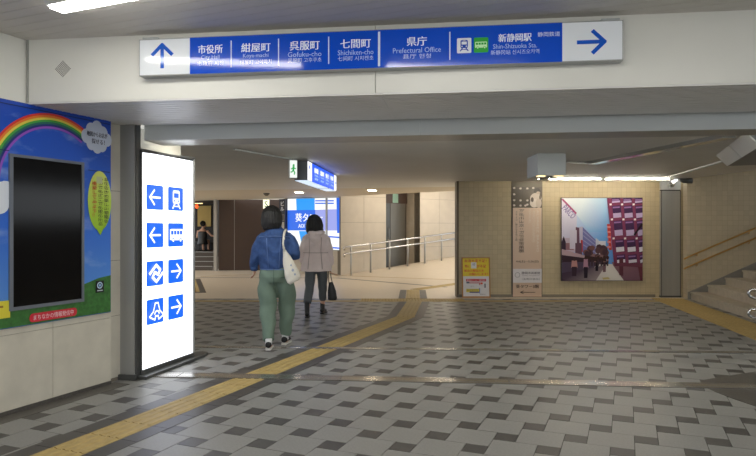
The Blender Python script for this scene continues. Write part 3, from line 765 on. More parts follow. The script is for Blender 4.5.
# poster
po = empty('photo_poster', (3.745, YB - 0.045, 0.338), 0.0, 'large square street photograph mounted on the tan tiled wall', 'poster')
PW, PH_ = 1.665, 1.705
box('frame', 0, PW, 0.004, 0.045, 0, PH_, mat('poster_edge', (58, 46, 42), 0.5), po)
ik = Ink(0.0035, 0.0002)
def pp(x, y): return ((x - 561.5) / 81.5 * PW, (281.0 - y) / 83.5 * PH_)
def PP(l): return [pp(*q) for q in l]
m_ = 0.012
ik.poly([(m_, m_), (PW - m_, m_), (PW - m_, PH_ - m_), (m_, PH_ - m_)], None, [(120, 176, 236), (70, 124, 214), (110, 170, 236), (250, 252, 254)])
ik.poly(PP([(562, 198), (585, 198), (607, 198), (607, 232), (590, 232), (578, 216)]), None, [(250, 252, 254), (236, 246, 252), (186, 222, 246), (110, 168, 232), (150, 200, 240), (226, 240, 250)])
ik.poly(PP([(562, 198.2), (577, 214), (577, 240), (562, 240)]), None, [(238, 232, 244), (226, 222, 240), (206, 204, 228), (214, 210, 232)])
ik.stroke(PP([(562.5, 199), (576.5, 213.5)]), 0.035, (182, 96, 140))
ik.text('PARCO', *pp(569.3, 211.8), 0.13, (140, 128, 182), w=0.30, rot=-0.80, bold=0.01)
ik.poly(PP([(576, 227), (581, 228), (583, 262), (576, 262)]), (108, 78, 96)); ik.poly(PP([(579.5, 227), (583, 226.5), (584, 250), (580, 250)]), (196, 190, 214))
ik.poly(PP([(583, 227), (597, 241), (597, 258), (583, 258)]), (118, 120, 176))
for k in range(4): ik.stroke(PP([(583.5, 231 + 4.6 * k), (597, 243 + 3.4 * k)]), 0.016, (160, 160, 206))
ik.poly(PP([(581, 240), (583, 240), (583, 252), (581, 252)]), (190, 70, 66))
ik.poly(PP([(599, 241), (606, 241), (606, 262), (599, 262)]), (222, 220, 230)); ik.poly(PP([(596, 238), (599, 240), (599, 258), (596, 258)]), (206, 208, 224))
for x0, x1, y0, y1, c in ((562, 576, 238, 252, (196, 180, 198)), (566, 574, 243, 250, (150, 110, 120)), (570, 577, 230, 249, (214, 208, 224)), (575.5, 582, 243, 253, (104, 76, 92))): ik.poly(PP([(x0, y1), (x1, y1), (x1, y0), (x0, y0)]), c)
ik.poly(PP([(562, 242), (564, 236), (566, 242), (566, 250), (562, 250)]), (60, 44, 62))
random.seed(3)
for k in range(26): ik.disc(*pp(586 + random.random() * 20, 247 + random.random() * 12), .045 + .03 * random.random(), .05 + .04 * random.random(), random.choice([(92, 66, 70), (120, 84, 84), (76, 56, 66), (140, 108, 110)]), 9)
ik.poly(PP([(562, 250), (584, 255), (606, 259), (608, 268), (562, 274)]), (60, 44, 54)); ik.poly(PP([(562, 249), (585, 255.5), (585, 258), (562, 255)]), (186, 160, 168))
ik.poly(PP([(562, 262), (606, 262), (608, 281), (562, 281)]), (84, 70, 92))
ik.poly(PP([(600, 264), (613, 264), (624, 280.5), (570, 280.5)]), None, [(226, 218, 214), (222, 214, 210), (232, 228, 220), (200, 190, 188)])
ik.poly(PP([(562, 273), (585, 269), (606, 265), (596, 280.5), (562, 280.5)]), None, [(70, 54, 74), (82, 66, 84), (130, 112, 120), (160, 146, 148), (80, 62, 80)])
ik.poly(PP([(612, 262), (642.5, 266), (642.5, 280.5), (624, 280.5), (613, 265)]), None, [(150, 110, 118), (136, 98, 112), (120, 84, 100), (126, 90, 104), (150, 112, 120)])
def walker(x, y0, y1, w, top, leg):
    ik.poly(PP([(x - w, y0 + (y1 - y0) * .55), (x - w * .8, y0 + 3), (x + w * .8, y0 + 3), (x + w, y0 + (y1 - y0) * .55)]), top)
    ik.poly(PP([(x - w * .7, y1), (x - w * .8, y0 + (y1 - y0) * .5), (x + w * .8, y0 + (y1 - y0) * .5), (x + w * .6, y1)]), leg)
    ik.disc(*pp(x, y0 + 1.6), 0.032, 0.038, (66, 48, 48), 10)
walker(574.5, 257.5, 276, 3.2, (190, 140, 136), (58, 42, 56)); walker(586, 256, 278, 2.6, (172, 130, 150), (44, 34, 48)); walker(597, 257, 271, 2.0, (30, 26, 36), (34, 28, 40)); walker(604.5, 256, 272, 2.2, (38, 30, 38), (120, 92, 100))
for k in range(7): walker(589 + k * 3.1, 256 + k % 3, 266, 1.2, random.choice([(196, 96, 70), (70, 50, 60), (160, 120, 120)]), (70, 54, 64))
# the dark red gridded building at the right of the photograph
ik.poly(PP([(607, 198.2), (642.5, 198.2), (642.5, 268), (614, 264), (610, 226)]), (128, 62, 92))
ik.poly(PP([(607, 224), (610, 224), (612, 250), (609, 250)]), (196, 70, 66))
for k in range(5): ik.poly(PP([(607, 226 + 5 * k), (610.5, 226 + 5 * k), (610.8, 228 + 5 * k), (607.5, 228 + 5 * k)]), (226, 150, 150))
rows_ = [(198.5, 203), (206, 218), (221, 236), (240, 252), (255, 263)]
for r, (y0, y1) in enumerate(rows_):
    for c in range(3):
        lx = lambda y: 610 + c * 11.5 + (y - 198) * 0.085
        q = [(lx(y1) + 1.6, y1 + c * .4), (lx(y1) + 10.0, y1 + c * .4 - .8), (lx(y0) + 10.0, y0 - .8), (lx(y0) + 1.4, y0)]
        q = [(min(a, 642.4), b) for a, b in q]
        ik.poly(PP(q), (70, 46, 82))
        ya = y0 + (y1 - y0) * .62
        q2 = [(lx(y1) + 1.6, y1), (lx(y1) + 9.6, y1 - .8), (lx(ya) + 9.6, ya - .8), (lx(ya) + 1.6, ya)]
        ik.poly(PP([(min(a, 642.4), b) for a, b in q2]), (196, 176, 214) if r < 3 else (226, 220, 232))
        q3 = [(lx(y0) + 2, y0 + 2.4), (lx(y0) + 9, y0 + 1.8), (lx(y0) + 9, y0 + .4), (lx(y0) + 2, y0 + .8)]
        ik.poly(PP([(min(a, 642.4), b) for a, b in q3]), (150, 112, 166))
        if r in (1, 2, 3): ik.poly(PP([(lx(y0) - 1.2, y0 - .6), (lx(y0) + .9, y0 - .8), (lx(y0) + .9, y0 - 2.6), (lx(y0) - 1.2, y0 - 2.4)]), (244, 238, 236))
ik.stroke(PP([(634, 235), (642, 224)]), 0.04, (44, 30, 40)); ik.poly(PP([(619, 259), (619, 275), (623, 276), (623, 258)]), (98, 54, 66)); ik.poly(PP([(637.5, 265), (642.4, 265), (642.4, 280.5), (640, 280.5)]), (104, 50, 62))
ik.poly(PP([(614, 266), (642.4, 267), (642.4, 263), (614, 263)]), (112, 60, 78))
ik.poly(PP([(603, 279.5), (610, 279), (608, 277), (602, 277.6)]), (206, 190, 130))
ik.build('picture', PRINT_GLOSS, po)

# banner
ba = empty('exhibition_banner', (2.758, YB - 0.022, 0.0), 0.0, 'tall pale pink exhibition banner with vertical lettering on the tan wall', 'banner')
box('panel', 0, 0.597, 0.002, 0.015, 0.01, 2.265, mat('banner_backing', (120, 100, 88), 0.5), ba)
ik = Ink(0.0015, 0.0003); BW = 0.597
ik.rect(0.004, BW - .004, 0.014, 2.262, None, [(214, 184, 158), (214, 184, 158), (232, 210, 190), (232, 210, 190)])
ik.rect(0.004, BW - .004, 1.835, 2.262, (98, 90, 78))
ik.rect(0.2, 0.205, 1.835, 2.262, (80, 72, 62))
for x, z in ((.03, 2.24), (.16, 2.23), (.30, 2.23), (.03, 2.11), (.03, 1.99), (.16, 1.985), (.30, 1.985), (.03, 1.885), (.16, 1.88), (.26, 1.88), (.30, 1.9), (.42, 2.24)): ik.disc(x, z, 0.026, 0.022, (226, 216, 204), 10)
for dx, dz, rx, rz, c in ((.50, 2.17, .07, .07, (60, 52, 46)), (.50, 2.02, .12, .12, (214, 202, 190)), (.44, 1.93, .09, .09, (226, 216, 206)), (.54, 1.93, .06, .1, (206, 192, 178)), (.40, 2.0, .03, .05, (90, 80, 70)), (.56, 2.05, .02, .05, (110, 96, 84)), (.52, 2.14, .04, .03, (200, 184, 166))): ik.disc(dx if dx + rx < BW - .004 else BW - .005 - rx, dz, rx, rz, c, 14)
ik.text('アルバレス・ブラボ写真展', 0.178, 1.36, 0.88, (70, 52, 46), w=0.075, vertical=True, bold=.01)
ik.text('メキシコ、静かなる光と時', 0.075, 1.46, 0.62, (104, 84, 74), w=0.042, vertical=True)
ik.text('MANUEL', 0.35, 1.66, 0.05, (236, 222, 208), w=0.30, rot=-PI / 2); ik.text('PHOTOGRAPHS', 0.43, 1.45, 0.06, (236, 222, 208), w=0.64, rot=-PI / 2)
ik.text('ALVAREZ BRAVO', 0.51, 1.36, 0.05, (238, 226, 214), w=0.86, rot=-PI / 2)
ik.text('4.6(土)－5.26(日)', BW / 2, 0.735, 0.06, (96, 74, 64), w=0.46, bold=.01)
ik.rect(0.004, BW - .004, 0.30, 0.585, (232, 226, 226)); ik.ring(0.095, 0.46, 0.045, 0.052, 0, 2 * PI, (120, 112, 116), 20)
ik.text('静岡市美術館', 0.37, 0.50, 0.055, (92, 84, 88), w=0.38, bold=.01); ik.text('SHIZUOKA CITY MUSEUM of ART', 0.37, 0.445, 0.02, (140, 132, 134), w=0.36); ik.text('［会期中無休］', 0.37, 0.375, 0.042, (112, 104, 108), w=0.36)
ik.text('葵タワー3階', BW / 2, 0.225, 0.075, (66, 50, 44), w=0.47, bold=.01); ik.stroke([(0.16, 0.105), (0.46, 0.105)], 0.012, (70, 54, 48)); ik.stroke([(0.22, 0.135), (0.155, 0.105), (0.22, 0.075)], 0.012, (70, 54, 48))
ik.build('print', PRINT, ba)
for x in (-0.008, 0.597): box('side_rail', x, x + 0.008, 0.0, 0.02, 0.0, 2.27, mat('banner_rail', (92, 82, 72), 0.5), ba)

# notice board standing on the floor
no = empty('notice_board', (1.71, YB - 0.13, 0.0), 0.0, 'wood-framed notice with yellow upper half leaning on the tan wall', 'notice')
tilt = Matrix.Rotation(-0.10, 4, 'X')
def tl(o): o.matrix_local = tilt; return o
NW, NH = 0.575, 0.82
fm = MB()
for q in ((0, NW, 0, .028), (0, NW, NH - .02, NH), (0, .022, .028, NH - .02), (NW - .022, NW, .028, NH - .02)): fm.box(q[0], q[1], 0.0, 0.02, q[2] + .005, q[3] + .005)
tl(fm.build('frame', mat('pale_wood', (188, 132, 66), 0.5, noise=0.12, nscale=12), no))
tl(box('backing', 0.01, NW - .01, 0.012, 0.018, 0.02, NH - .01, mat('board_back', (150, 140, 126), 0.7), no))
ik = Ink(0.0115, 0.0003)
ik.rect(.02, NW - .02, .03, NH - .015, (226, 222, 220)); ik.rect(.02, NW - .02, .44, NH - .015, (236, 210, 20))
RD = (206, 40, 30)
ik.text('血液大変不足！', .28, .755, .065, RD, w=.45, bold=.008); ik.rect(.19, .30, .60, .725, (232, 230, 226)); ik.text('A型', .245, .685, .05, (60, 60, 60), w=.06); ik.text('特に', .115, .645, .062, RD, w=.10, bold=.008); ik.text('が不足', .40, .645, .066, RD, w=.19, bold=.008)
ik.text('献血の御協力を', .25, .555, .052, (222, 80, 20), w=.40, bold=.008); ik.text('お願いします！', .34, .483, .052, (222, 80, 20), w=.38, bold=.008)
ik.rect(.085, .49, .335, .385, (200, 36, 40)); ik.text('献血ルーム・案内図', .285, .36, .034, (240, 220, 220), w=.36)
ik.rect(.09, .15, .295, .325, (60, 70, 90)); ik.stroke([(.15, .305), (.36, .305), (.36, .26)], .016, (190, 40, 40)); ik.rrect(.375, .42, .275, .315, .008, (220, 80, 40)); ik.rect(.455, .48, .205, .29, (70, 70, 72)); ik.text('ルーム', .41, .25, .02, (120, 120, 120)); ik.text('こちら', .20, .235, .026, (130, 130, 130))
ik.rect(.085, .35, .12, .185, (222, 200, 50)); ik.rect(.15, .345, .105, .13, (60, 40, 110)); ik.rect(.35, .364, .09, .20, (50, 90, 170)); ik.text('本日受付中', .21, .16, .03, (40, 40, 90), w=.22); ik.text('徒歩3分', .42, .075, .028, (90, 90, 90))
tl(ik.build('print', PRINT, no))

# steel pillar at the stairs
pil = empty('trim_13', (5.775, 12.38, 0), 0.0, 'dull steel pillar between the poster wall and the stairs', None, None, 'structure')
MB().box(0, 0.40, 0, 0.5, 0, 2.18).build('pillar_panel', M_STEEL, pil); MB().box(0, 0.40, 0, 0.5, 2.2, Z_LOW).build('pillar_head', M_GREYBOX, pil); MB().box(0.004, 0.396, 0.004, 0.5, 2.18, 2.2).build('joint', M_BLACK, pil)
for x in (0.0, 0.385): MB().box(x, x + 0.015, -0.004, 0.0, 0, 2.18).build('edge_strip', M_DSTEEL, pil)
MB().box(-0.01, 0.41, -0.01, 0.1, 0, 0.04).build('foot', M_DSTEEL, pil)
cv = empty('dome_camera', (5.97, 12.38, 2.305), 0.0, 'small steel dome camera at the head of the steel pillar', 'camera')
MB().tube([(0, 0, 0), (0, -0.05, 0)], [0.07, 0.06], 16).build('mount', M_GREYBOX, cv); MB().ball((0.0, -0.06, -0.005), (0.05, 0.04, 0.05)).build('dome', M_CHROME, cv)
lb = empty('light_bracket', (5.78, 11.66, Z_LOW), 0.0, 'spotlight on a bracket at the end of the strip lights', 'spotlight')
MB().box(-0.10, 0.05, -0.02, 0.02, -0.025, 0).build('bracket', M_GREYBOX, lb)
MB().tube([(-0.02, 0.0, -0.03), (0.06, -0.04, -0.055), (0.22, -0.06, -0.06)], [0.02, 0.045, 0.055], 12).build('head', M_DSTEEL, lb)
MB().tube([(-0.12, 0.0, -0.08), (-0.03, 0.0, -0.03)], [0.035, 0.02], 10).build('lamp', mat('spot_lens', (255, 250, 240), 0.3, emit=2.0), lb)

# ================================================================== STAIRS
stairs = empty('staircase', (SP[0], SP[1], 0), -ST, 'stone staircase climbing to the right beside the tan wall', 'staircase')
RI, RU, NS, DEP = 0.148, 0.318, 11, 5.2
for i in range(NS):
    MB().box(i * RU, (i + 1) * RU + 0.02, -DEP, 0.02, 0.0, RI * (i + 1) - 0.035).build('riser', M_STEP, stairs)
    MB().box(i * RU - 0.018, (i + 1) * RU, -DEP, 0.02, RI * (i + 1) - 0.034, RI * (i + 1)).build('tread', M_STEP, stairs)
sk = [( -0.05, 0.0), (-0.05, 0.14), (NS * RU, RI * NS + 0.25), (NS * RU, 0.0)]
MB().prism(sk, 0.02, 0.05, 'y').build('skirting', mat('grey_stone_skirting', (136, 132, 124), 0.6, noise=0.1, nscale=8), stairs)
# wall beside the stairs
ws = empty('wall_stairs', (SP[0], SP[1], 0), -ST, 'tan tiled wall rising beside the stairs', None, None, 'structure')
MB().box(-0.06, 4.5, 0.055, 0.3, 0, 4.2).build('tiled_face', M_SWALL, ws)
tag(MB().prism([(7.2, 4.3), (12, 3.8), (12, 6.3), (5.4, 6.3)], 0, 3.4).build('wall_right', M_PLAIN), 'plain wall closing the near side of the stairs', kind='structure')
# ceiling climbing over the stairs
cs = MB()
pA = [(-0.3, Z_LOW + 0.0), (5.6, Z_LOW + 1.30), (5.6, Z_LOW + 1.38), (-0.3, Z_LOW + 0.08)]
cs.prism(pA, -7.0, 0.06, 'y'); o = cs.build('ceiling_stairs', M_LOWC); o.location = (SP[0], SP[1], 0); o.rotation_euler = (0, 0, -ST)
tag(o, 'grey ceiling climbing over the stairs', kind='structure')
# wall handrails
wr = empty('wall_handrail', (SP[0], SP[1], 0), -ST, 'pair of brass handrails climbing the tan stair wall', 'handrail')
sl = RI / RU
for z in (0.83, 0.635):
    pts = [(-0.14, -0.005, z - 0.03), (-0.10, -0.02, z - 0.005)] + [(x, -0.02, z + sl * (x + 0.1)) for x in (-0.05, 1.0, 2.0, 3.4)]
    MB().tube(pts, 0.016, 10).build('rail', M_BRASS, wr)
    for x in (0.1, 1.05, 2.0, 2.95):
        zz = z + sl * (x + 0.1)
        MB().tube([(x, -0.02, zz - 0.015), (x, -0.02, zz - 0.05), (x, 0.05, zz - 0.06)], 0.009, 8).build('bracket', M_BRASS, wr)
# steel rail end at the right edge
rr = empty('stair_railing', (4.565, 7.35, 0), -ST, 'chrome stair railing with two curved ends at the right edge', 'railing')
for z in (0.60, 0.36):
    pts = [(0.30, 0, z + 0.125), (0.06, 0, z + 0.065)]
    for k in range(7):
        a = 0.62 * PI + k * 0.72 * PI / 6; pts.append((-0.02 + 0.05 * math.cos(a), 0, z + 0.02 + 0.05 * math.sin(a)))
    pts += [(0.08, 0, z - 0.06), (0.30, 0, z - 0.14)]
    MB().tube([(1.6, 0, z + 0.75)] + pts, 0.017, 10).build('rail_loop', M_CHROME, rr)
    MB().tube([(0.06, 0, z + 0.066), (0.10, 0, z + 0.078)], 0.021, 10).build('collar', M_BLACK, rr)
for x in (0.30, 1.2): MB().tube([(x, 0, 0), (x, 0, 0.72 + (x - .3) * 0.47)], 0.02, 10).build('post', M_CHROME, rr)

# ================================================================== FAR CONCOURSE
ff = box('floor_far', -10, 9, 12.2, 26, -0.1, 0.002, M_FARFLOOR); tag(ff, 'pale polished floor of the concourse beyond', kind='structure')
strip('floor_line', (-9, 17.55), (-1.2, 17.35), 0.07, 0.0, 0.004, M_DTILE, parent=ff); strip('floor_line', (-1.2, 17.35), (1.65, 14.6), 0.10, 0.0, 0.004, M_DTILE, parent=ff)
strip('floor_line', (-5.2, 17.8), (-3.4, 19.1), 0.06, 0.0, 0.004, M_YEL, parent=ff)
strip('floor_line', (-1.3, 18.3), (2.4, 16.55), 0.09, 0.0, 0.0045, M_YEL, parent=ff)
# tactile path on the pale floor
def path(p, q, border=True):
    a = Vector(p); b = Vector(q); d = (b - a); L = d.length; d.normalize(); ang = math.atan2(d.x, d.y); n = max(1, round(L / (2 * U)))
    for i in range(n):
        c = a + d * L * (i + .5) / n
        put('tactile_tile', me_bar, c.x, c.y, -ang, ff, 0.003, (1, L / n / (2 * U), 1))
        if border:
            for k in (-1.5, 1.5): put('border_tile', me_bd, c.x + math.cos(ang) * k * U, c.y - math.sin(ang) * k * U, -ang, ff, 0.0032, (1, L / n / (2 * U), 1))
path((0.70, 12.2), (0.80, 13.9)); path((0.85, 14.0), (2.1, 15.6), False)
mt = empty('tactile_mat', (-3.78, 13.35, 0.002), math.atan2(3.8, -1.25) - PI / 2, 'yellow ribbed mat with dark border on the pale floor at far left', 'mat')
MB().box(-1.25, 0.0, 0, 3.9, 0, 0.006).build('border', M_DTILE, mt); MB().box(-1.15, -0.13, 0.12, 3.78, 0.005, 0.009).build('mat_field', M_YEL, mt)
for i in range(8): MB().box(-1.13 + i * 0.127, -1.09 + i * 0.127, 0.14, 3.76, 0.008, 0.014).build('rib', mat('mat_rib', (150, 116, 50), 0.6), mt)
# downlights and sensor
def down(x, y, z, label, r=0.11, m=M_DOWN, grp='downlights of the concourse ceiling'):
    t = empty('downlight', (x, y, z), 0, label, 'downlight', grp)
    MB().tube([(0, 0, -0.012), (0, 0, 0.0)], [r * 1.18, r * 1.25], 20).build('ring', M_WHITE, t)
    MB().tube([(0, 0, -0.016), (0, 0, -0.011)], r, 20).build('lens', m, t)
down(-2.09, 16.1, Z_LOW, 'round downlight in the beige ceiling beside the hanging sign'); down(-0.15, 15.25, Z_LOW, 'round downlight in the beige ceiling nearest the ramp')
for i, (x, y) in enumerate(((-6.3, 14.2), (-6.6, 17.0), (-7.6, 19.2), (3.2, 14.1))):  # extra lamps added out of sight to brighten the concourse
    t = empty('added_concourse_light', (x, y, Z_LOW), 0.2, ('added unseen strip light of the concourse ceiling, nearest behind the lit guide sign', 'added unseen strip light of the concourse ceiling, second behind the lit guide sign', 'added unseen strip light of the concourse ceiling by the dark shop', 'added unseen strip light of the concourse ceiling behind the poster wall')[i], 'ceiling light', 'added concourse strip lights')
    MB().box(-0.6, 0.6, -0.08, 0.08, -0.03, 0).build('channel', M_WHITE, t); MB().box(-0.58, 0.58, -0.06, 0.06, -0.045, -0.03).build('diffuser', M_RAMPL, t)
sn = empty('ceiling_sensor', (-3.05, 16.6, Z_LOW), 0, 'small dark sensor under the beige ceiling at left', 'sensor')
MB().tube([(0, 0, 0), (0, 0, -0.03), (0, 0, -0.075)], [0.09, 0.08, 0.035], 14).build('sensor_body', mat('sensor_grey', (96, 92, 84), 0.5), sn)

# ad wall (along the paving rows) and the wall of the ramp
RW = -math.radians(21.8)
aw = empty('wall_ad', (-2.98, 19.25, 0), RW, 'beige wall carrying the lit advertisement', None, None, 'structure')
for i in range(2):
    for j in range(3): MB().box(0.0 + i * 0.99 + .003, (i + 1) * 0.99 - .003, 0.0, 0.05, j * 0.8 + 0.003, min((j + 1) * 0.8, 2.39) - .003).build('wall_slab', M_FWALL, aw)
MB().box(0.0, 1.99, 0.02, 0.3, 0, 2.42).build('wall_core', M_STONE_B, aw)
ad = empty('lit_advertisement', (-2.85, 19.14, 0), RW, 'bright blue and white lit advertisement behind the walking women', 'advertisement')
MB().box(-0.02, 1.88, 0.0, 0.07, 0.74, 2.365).build('case', M_STEEL, ad)
ik = Ink(-0.001, 0.0006)
z0, z1 = 0.765, 2.35
def az(y): return 1.4 - (y - 229) / 607 * 18.9
def axx(x): return (x - 287.0) / 54.5 * 1.84
ik.rect(0, 1.86, z0, z1, (250, 252, 255))
CB = (20, 150, 240); DB = (14, 96, 222); LV = (150, 158, 226)
ik.poly([(axx(296), z1), (axx(315.5), z1), (axx(315.5), az(210)), (axx(296.5), az(210))], CB)
ik.poly([(axx(287), az(210)), (axx(316), az(210)), (axx(316), az(230.5)), (axx(287), az(230.5))], DB)
ik.poly([(axx(316), az(210)), (1.86, az(209.5)), (1.86, az(230.5)), (axx(316), az(230.5))], LV)
ik.poly([(axx(299), az(231)), (axx(316), az(231)), (axx(318), z0), (axx(303), z0)], CB)
ik.poly([(axx(337.5), z1), (1.86, z1), (1.86, az(233)), (axx(338.2), az(233))], DB)
for yy in (201, 203.5): ik.stroke([(axx(316), az(yy)), (axx(335), az(yy + .3))], 0.04, DB)
for yy in (236.5, 247): ik.stroke([(axx(329.5), az(yy)), (axx(341), az(yy + .8))], 0.045, DB)
ik.text('葵タワー', axx(309.5), az(217.5), 0.27, (255, 255, 255), w=0.95, bold=0.008); ik.text('AOI TOWER', axx(309), az(225.8), 0.12, (255, 255, 255), w=0.70, bold=0.03)
ik.build('face', PRINT_LIT, ad)
MB().box(axx(327.2), axx(328.8), -0.05, 0.0, 0.74, 2.365).build('mullion', M_STEEL, ad)
# column sign and small lit sign beside it
vs_ = empty('column_sign', (-2.955, 19.06, 0), RW, 'narrow dark column sign with vertical lettering beside the lit advertisement', 'sign')
MB().box(-0.17, 0.05, 0.0, 0.16, 0.0, 2.34).build('column', mat('column_navy', (34, 36, 52), 0.4), vs_)
ik = Ink(-0.001); ik.text('ビル', -0.06, 2.12, 0.30, (226, 228, 236), w=0.12, vertical=True, bold=0.02); ik.build('lettering', PRINT, vs_); ik = Ink(-0.001); ik.rect(-0.14, 0.02, 1.66, 1.86, (120, 112, 108)); ik.rect(-0.12, 0.0, 1.68, 1.84, (66, 56, 54)); ik.rect(-0.13, 0.01, 1.2, 1.62, (176, 172, 166)); ik.build('plates', PRINT, vs_)
bs = empty('box_sign', (-3.60, 19.5, 2.02), 0, 'small yellowish lit sign box above the dark panel wall', 'sign')
MB().box(-0.1, 0.11, 0.02, 0.12, 0.03, 0.33).build('case', M_DSTEEL, bs); ik = Ink(0.019); ik.rect(-0.095, 0.105, 0.035, 0.325, (255, 250, 214)); ik.text('S', 0.005, 0.18, 0.19, (40, 90, 60), bold=.008); ik.build('face', PRINT_BRIGHT, bs)
MB().tube([(0, 0.07, 0.33), (0, 0.07, 0.38)], 0.015, 8).build('stem', M_STEEL, bs)
# ramp
rp = MB().face_set([(-1.3, 18.3, 0.002), (2.3, 16.6, 0.003), (4.6, 15.5, 0.003), (5.2, 22.8, 0.70), (2.6, 21.0, 0.445), (-1.1, 18.42, 0.004)], [(0, 1, 4, 5), (1, 2, 3, 4)]).build('floor_ramp', M_FARFLOOR)
tag(rp, 'pale ramp rising away to the right behind the women', kind='structure')
RA = math.atan2(2.6, 3.73); WA = (-1.13, 18.4)
wr2 = empty('wall_ramp', (WA[0], WA[1], 0), RA, 'beige slab wall along the ramp', None, None, 'structure')
def wslabs(a, b, n, y0=0.0):
    w = (b - a) / n
    for i in range(n):
        for j in range(4): MB().box(a + i * w + .003, a + (i + 1) * w - .003, y0, y0 + 0.05, j * 0.8 + .003, (j + 1) * 0.8 - .003).build('wall_slab', M_FWALL, wr2)
    MB().box(a, b, y0 + 0.01, y0 + 0.3, 0, 3.2).build('wall_core', M_STONE_B, wr2)
wslabs(0, 1.69, 2); wslabs(3.08, 5.6, 3)
for j in range(4): MB().box(3.08, 3.13, 0.05, 0.75, j * .8 + .003, j * .8 + .797).build('jamb_slab', M_FWALL, wr2)
MB().box(1.64, 1.69, 0.05, 0.75, 0, 3.2).build('jamb_slab', M_FWALL, wr2); MB().box(1.6, 3.2, 0.75, 0.95, 0, 3.2).build('recess_wall', M_DARKBROWN, wr2)
dr = empty('door_1', (WA[0], WA[1], 0.16), RA, 'dark steel door in the recess of the ramp wall', None, None, 'structure')
MB().box(1.72, 2.35, 0.69, 0.745, 0.0, 2.1).build('leaf', M_DSTEEL, dr); MB().box(2.37, 3.0, 0.69, 0.745, 0.0, 2.1).build('leaf', mat('door_grey', (120, 118, 112), 0.4, 0.5), dr); MB().box(1.70, 3.06, 0.68, 0.75, 2.1, 2.9).build('transom', M_DARKBROWN, dr)
MB().tube([(2.28, 0.68, 0.8), (2.28, 0.66, 0.85), (2.28, 0.66, 1.25), (2.28, 0.68, 1.3)], 0.014, 8).build('handle', M_CHROME, dr)
ik = Ink(0.676); ik.rect(2.45, 2.68, 2.12, 2.42, (150, 190, 170)); ik.build('sign_plate', PRINT, dr)
# railing of the ramp
ra_ = empty('ramp_railing', (WA[0], WA[1], 0), RA, 'steel double handrail on posts along the ramp', 'railing')
def rz(t): return 0.004 + 0.095 * max(t, 0)
for h in (0.86, 0.66):
    MB().tube([(-0.08, -0.35, rz(0) + h - .1), (-0.1, -0.35, rz(0) + h - .02), (-0.05, -0.35, rz(0) + h)] + [(t, -0.35, rz(t) + h) for t in (0.5, 1.5, 3.0, 4.9)], 0.027, 10).build('rail', M_CHROME, ra_)
for i in range(7):
    t = 0.147 + i * 0.714; MB().tube([(t, -0.35, rz(t) - 0.03), (t, -0.35, rz(t) + 0.86)], 0.028, 10).build('post', M_STEEL, ra_)
# dark panel wall and shop at the far left
dk = empty('wall_dark', (-5.36, 20.45, 0), 0.12, 'dark brown panel wall at the far end', None, None, 'structure')
for a, b in ((0, 0.50), (0.52, 1.55), (1.57, 2.6)): MB().box(a, b, 0.0, 0.12, 0.0, 2.40).build('wall_panel', M_DARKBROWN, dk)
MB().box(0.50, 0.52, 0.01, 0.12, 0, 2.4).build('joint_strip', M_STEEL, dk)
tag(box('trim_14', -5.50, -5.40, 20.3, 20.44, 0, Z_LOW, mat('pale_post', (168, 164, 158), 0.5)), 'pale post at the edge of the shop entrance', kind='structure')
tag(box('wall_far', -10, 9, 25.5, 25.7, 0, 3.3, M_FWALL), 'far wall of the concourse', kind='structure')
sst = empty('shop_steps', (-8.6, 20.45, 0), 0.0, 'low steps rising into the dark shop at far left', 'steps')
for i in range(4):
    MB().box(0, 3.0, i * 0.3, (i + 1) * 0.3 + (2.6 if i == 3 else 0), 0, 0.15 * (i + 1) - .02).build('step', mat('shop_step', (84, 74, 66), 0.5), sst)
    MB().box(0, 3.0, i * 0.3 - .01, i * 0.3 + .05, 0.15 * (i + 1) - .02, 0.15 * (i + 1)).build('nosing', M_STEEL, sst)
shop = empty('wall_shop', (-8.6, 24.0, 0), 0.0, 'dim shop interior wall with a yellow lit panel', None, None, 'structure')
MB().box(0, 3.2, 0.1, 0.2, 0, 2.45).build('dark_wall', mat('shop_wall', (34, 30, 28), 0.6), shop); MB().box(1.45, 1.98, 0.05, 0.1, 1.5, 2.32).build('panel', mat('yellow_wall_panel', (196, 168, 96), 0.6), shop)
MB().box(3.05, 3.15, -3.5, 0.1, 0.6, 2.45).build('side_wall', MATS['shop_wall'], shop)
tag(box('ceiling_shop', -8.7, -5.4, 20.45, 24.2, 2.40, 2.46, mat('shop_ceiling', (56, 50, 44), 0.7)), 'dark ceiling of the shop', kind='structure')
sl_ = empty('shop_lamp', (-6.75, 22.6, 2.40), 0, 'small red hanging lamp in the dim shop', 'lamp')
MB().tube([(0, 0, 0), (0, 0, -0.1)], 0.008, 6).build('cord', M_BLACK, sl_); MB().ball((0, 0, -0.16), (0.06, 0.06, 0.08)).build('shade', mat('red_lamp_shade', (255, 90, 40), 0.5, emit=1.5), sl_)
sl2 = empty('shop_light', (-7.3, 23.2, 2.40), 0, 'strip light under the shop ceiling', 'ceiling light')
MB().box(-0.6, 0.6, -0.05, 0.05, -0.02, 0).build('channel', M_WHITE, sl2); MB().box(-0.58, 0.58, -0.035, 0.035, -0.03, -0.02).build('diffuser', mat('shop_light', (255, 214, 140), 0.5, emit=5.0), sl2)
ct = empty('shop_counter', (-7.5, 22.85, 0.6), 0, 'black counter before the seated person in the shop', 'counter')
MB().box(-1.1, 1.9, 0.0, 0.35, 0, 0.28, bev=.01).build('body', M_BLACK, ct); MB().box(-1.12, 1.92, -0.03, 0.38, 0.28, 0.31).build('top', mat('counter_top', (34, 30, 28), 0.3), ct)
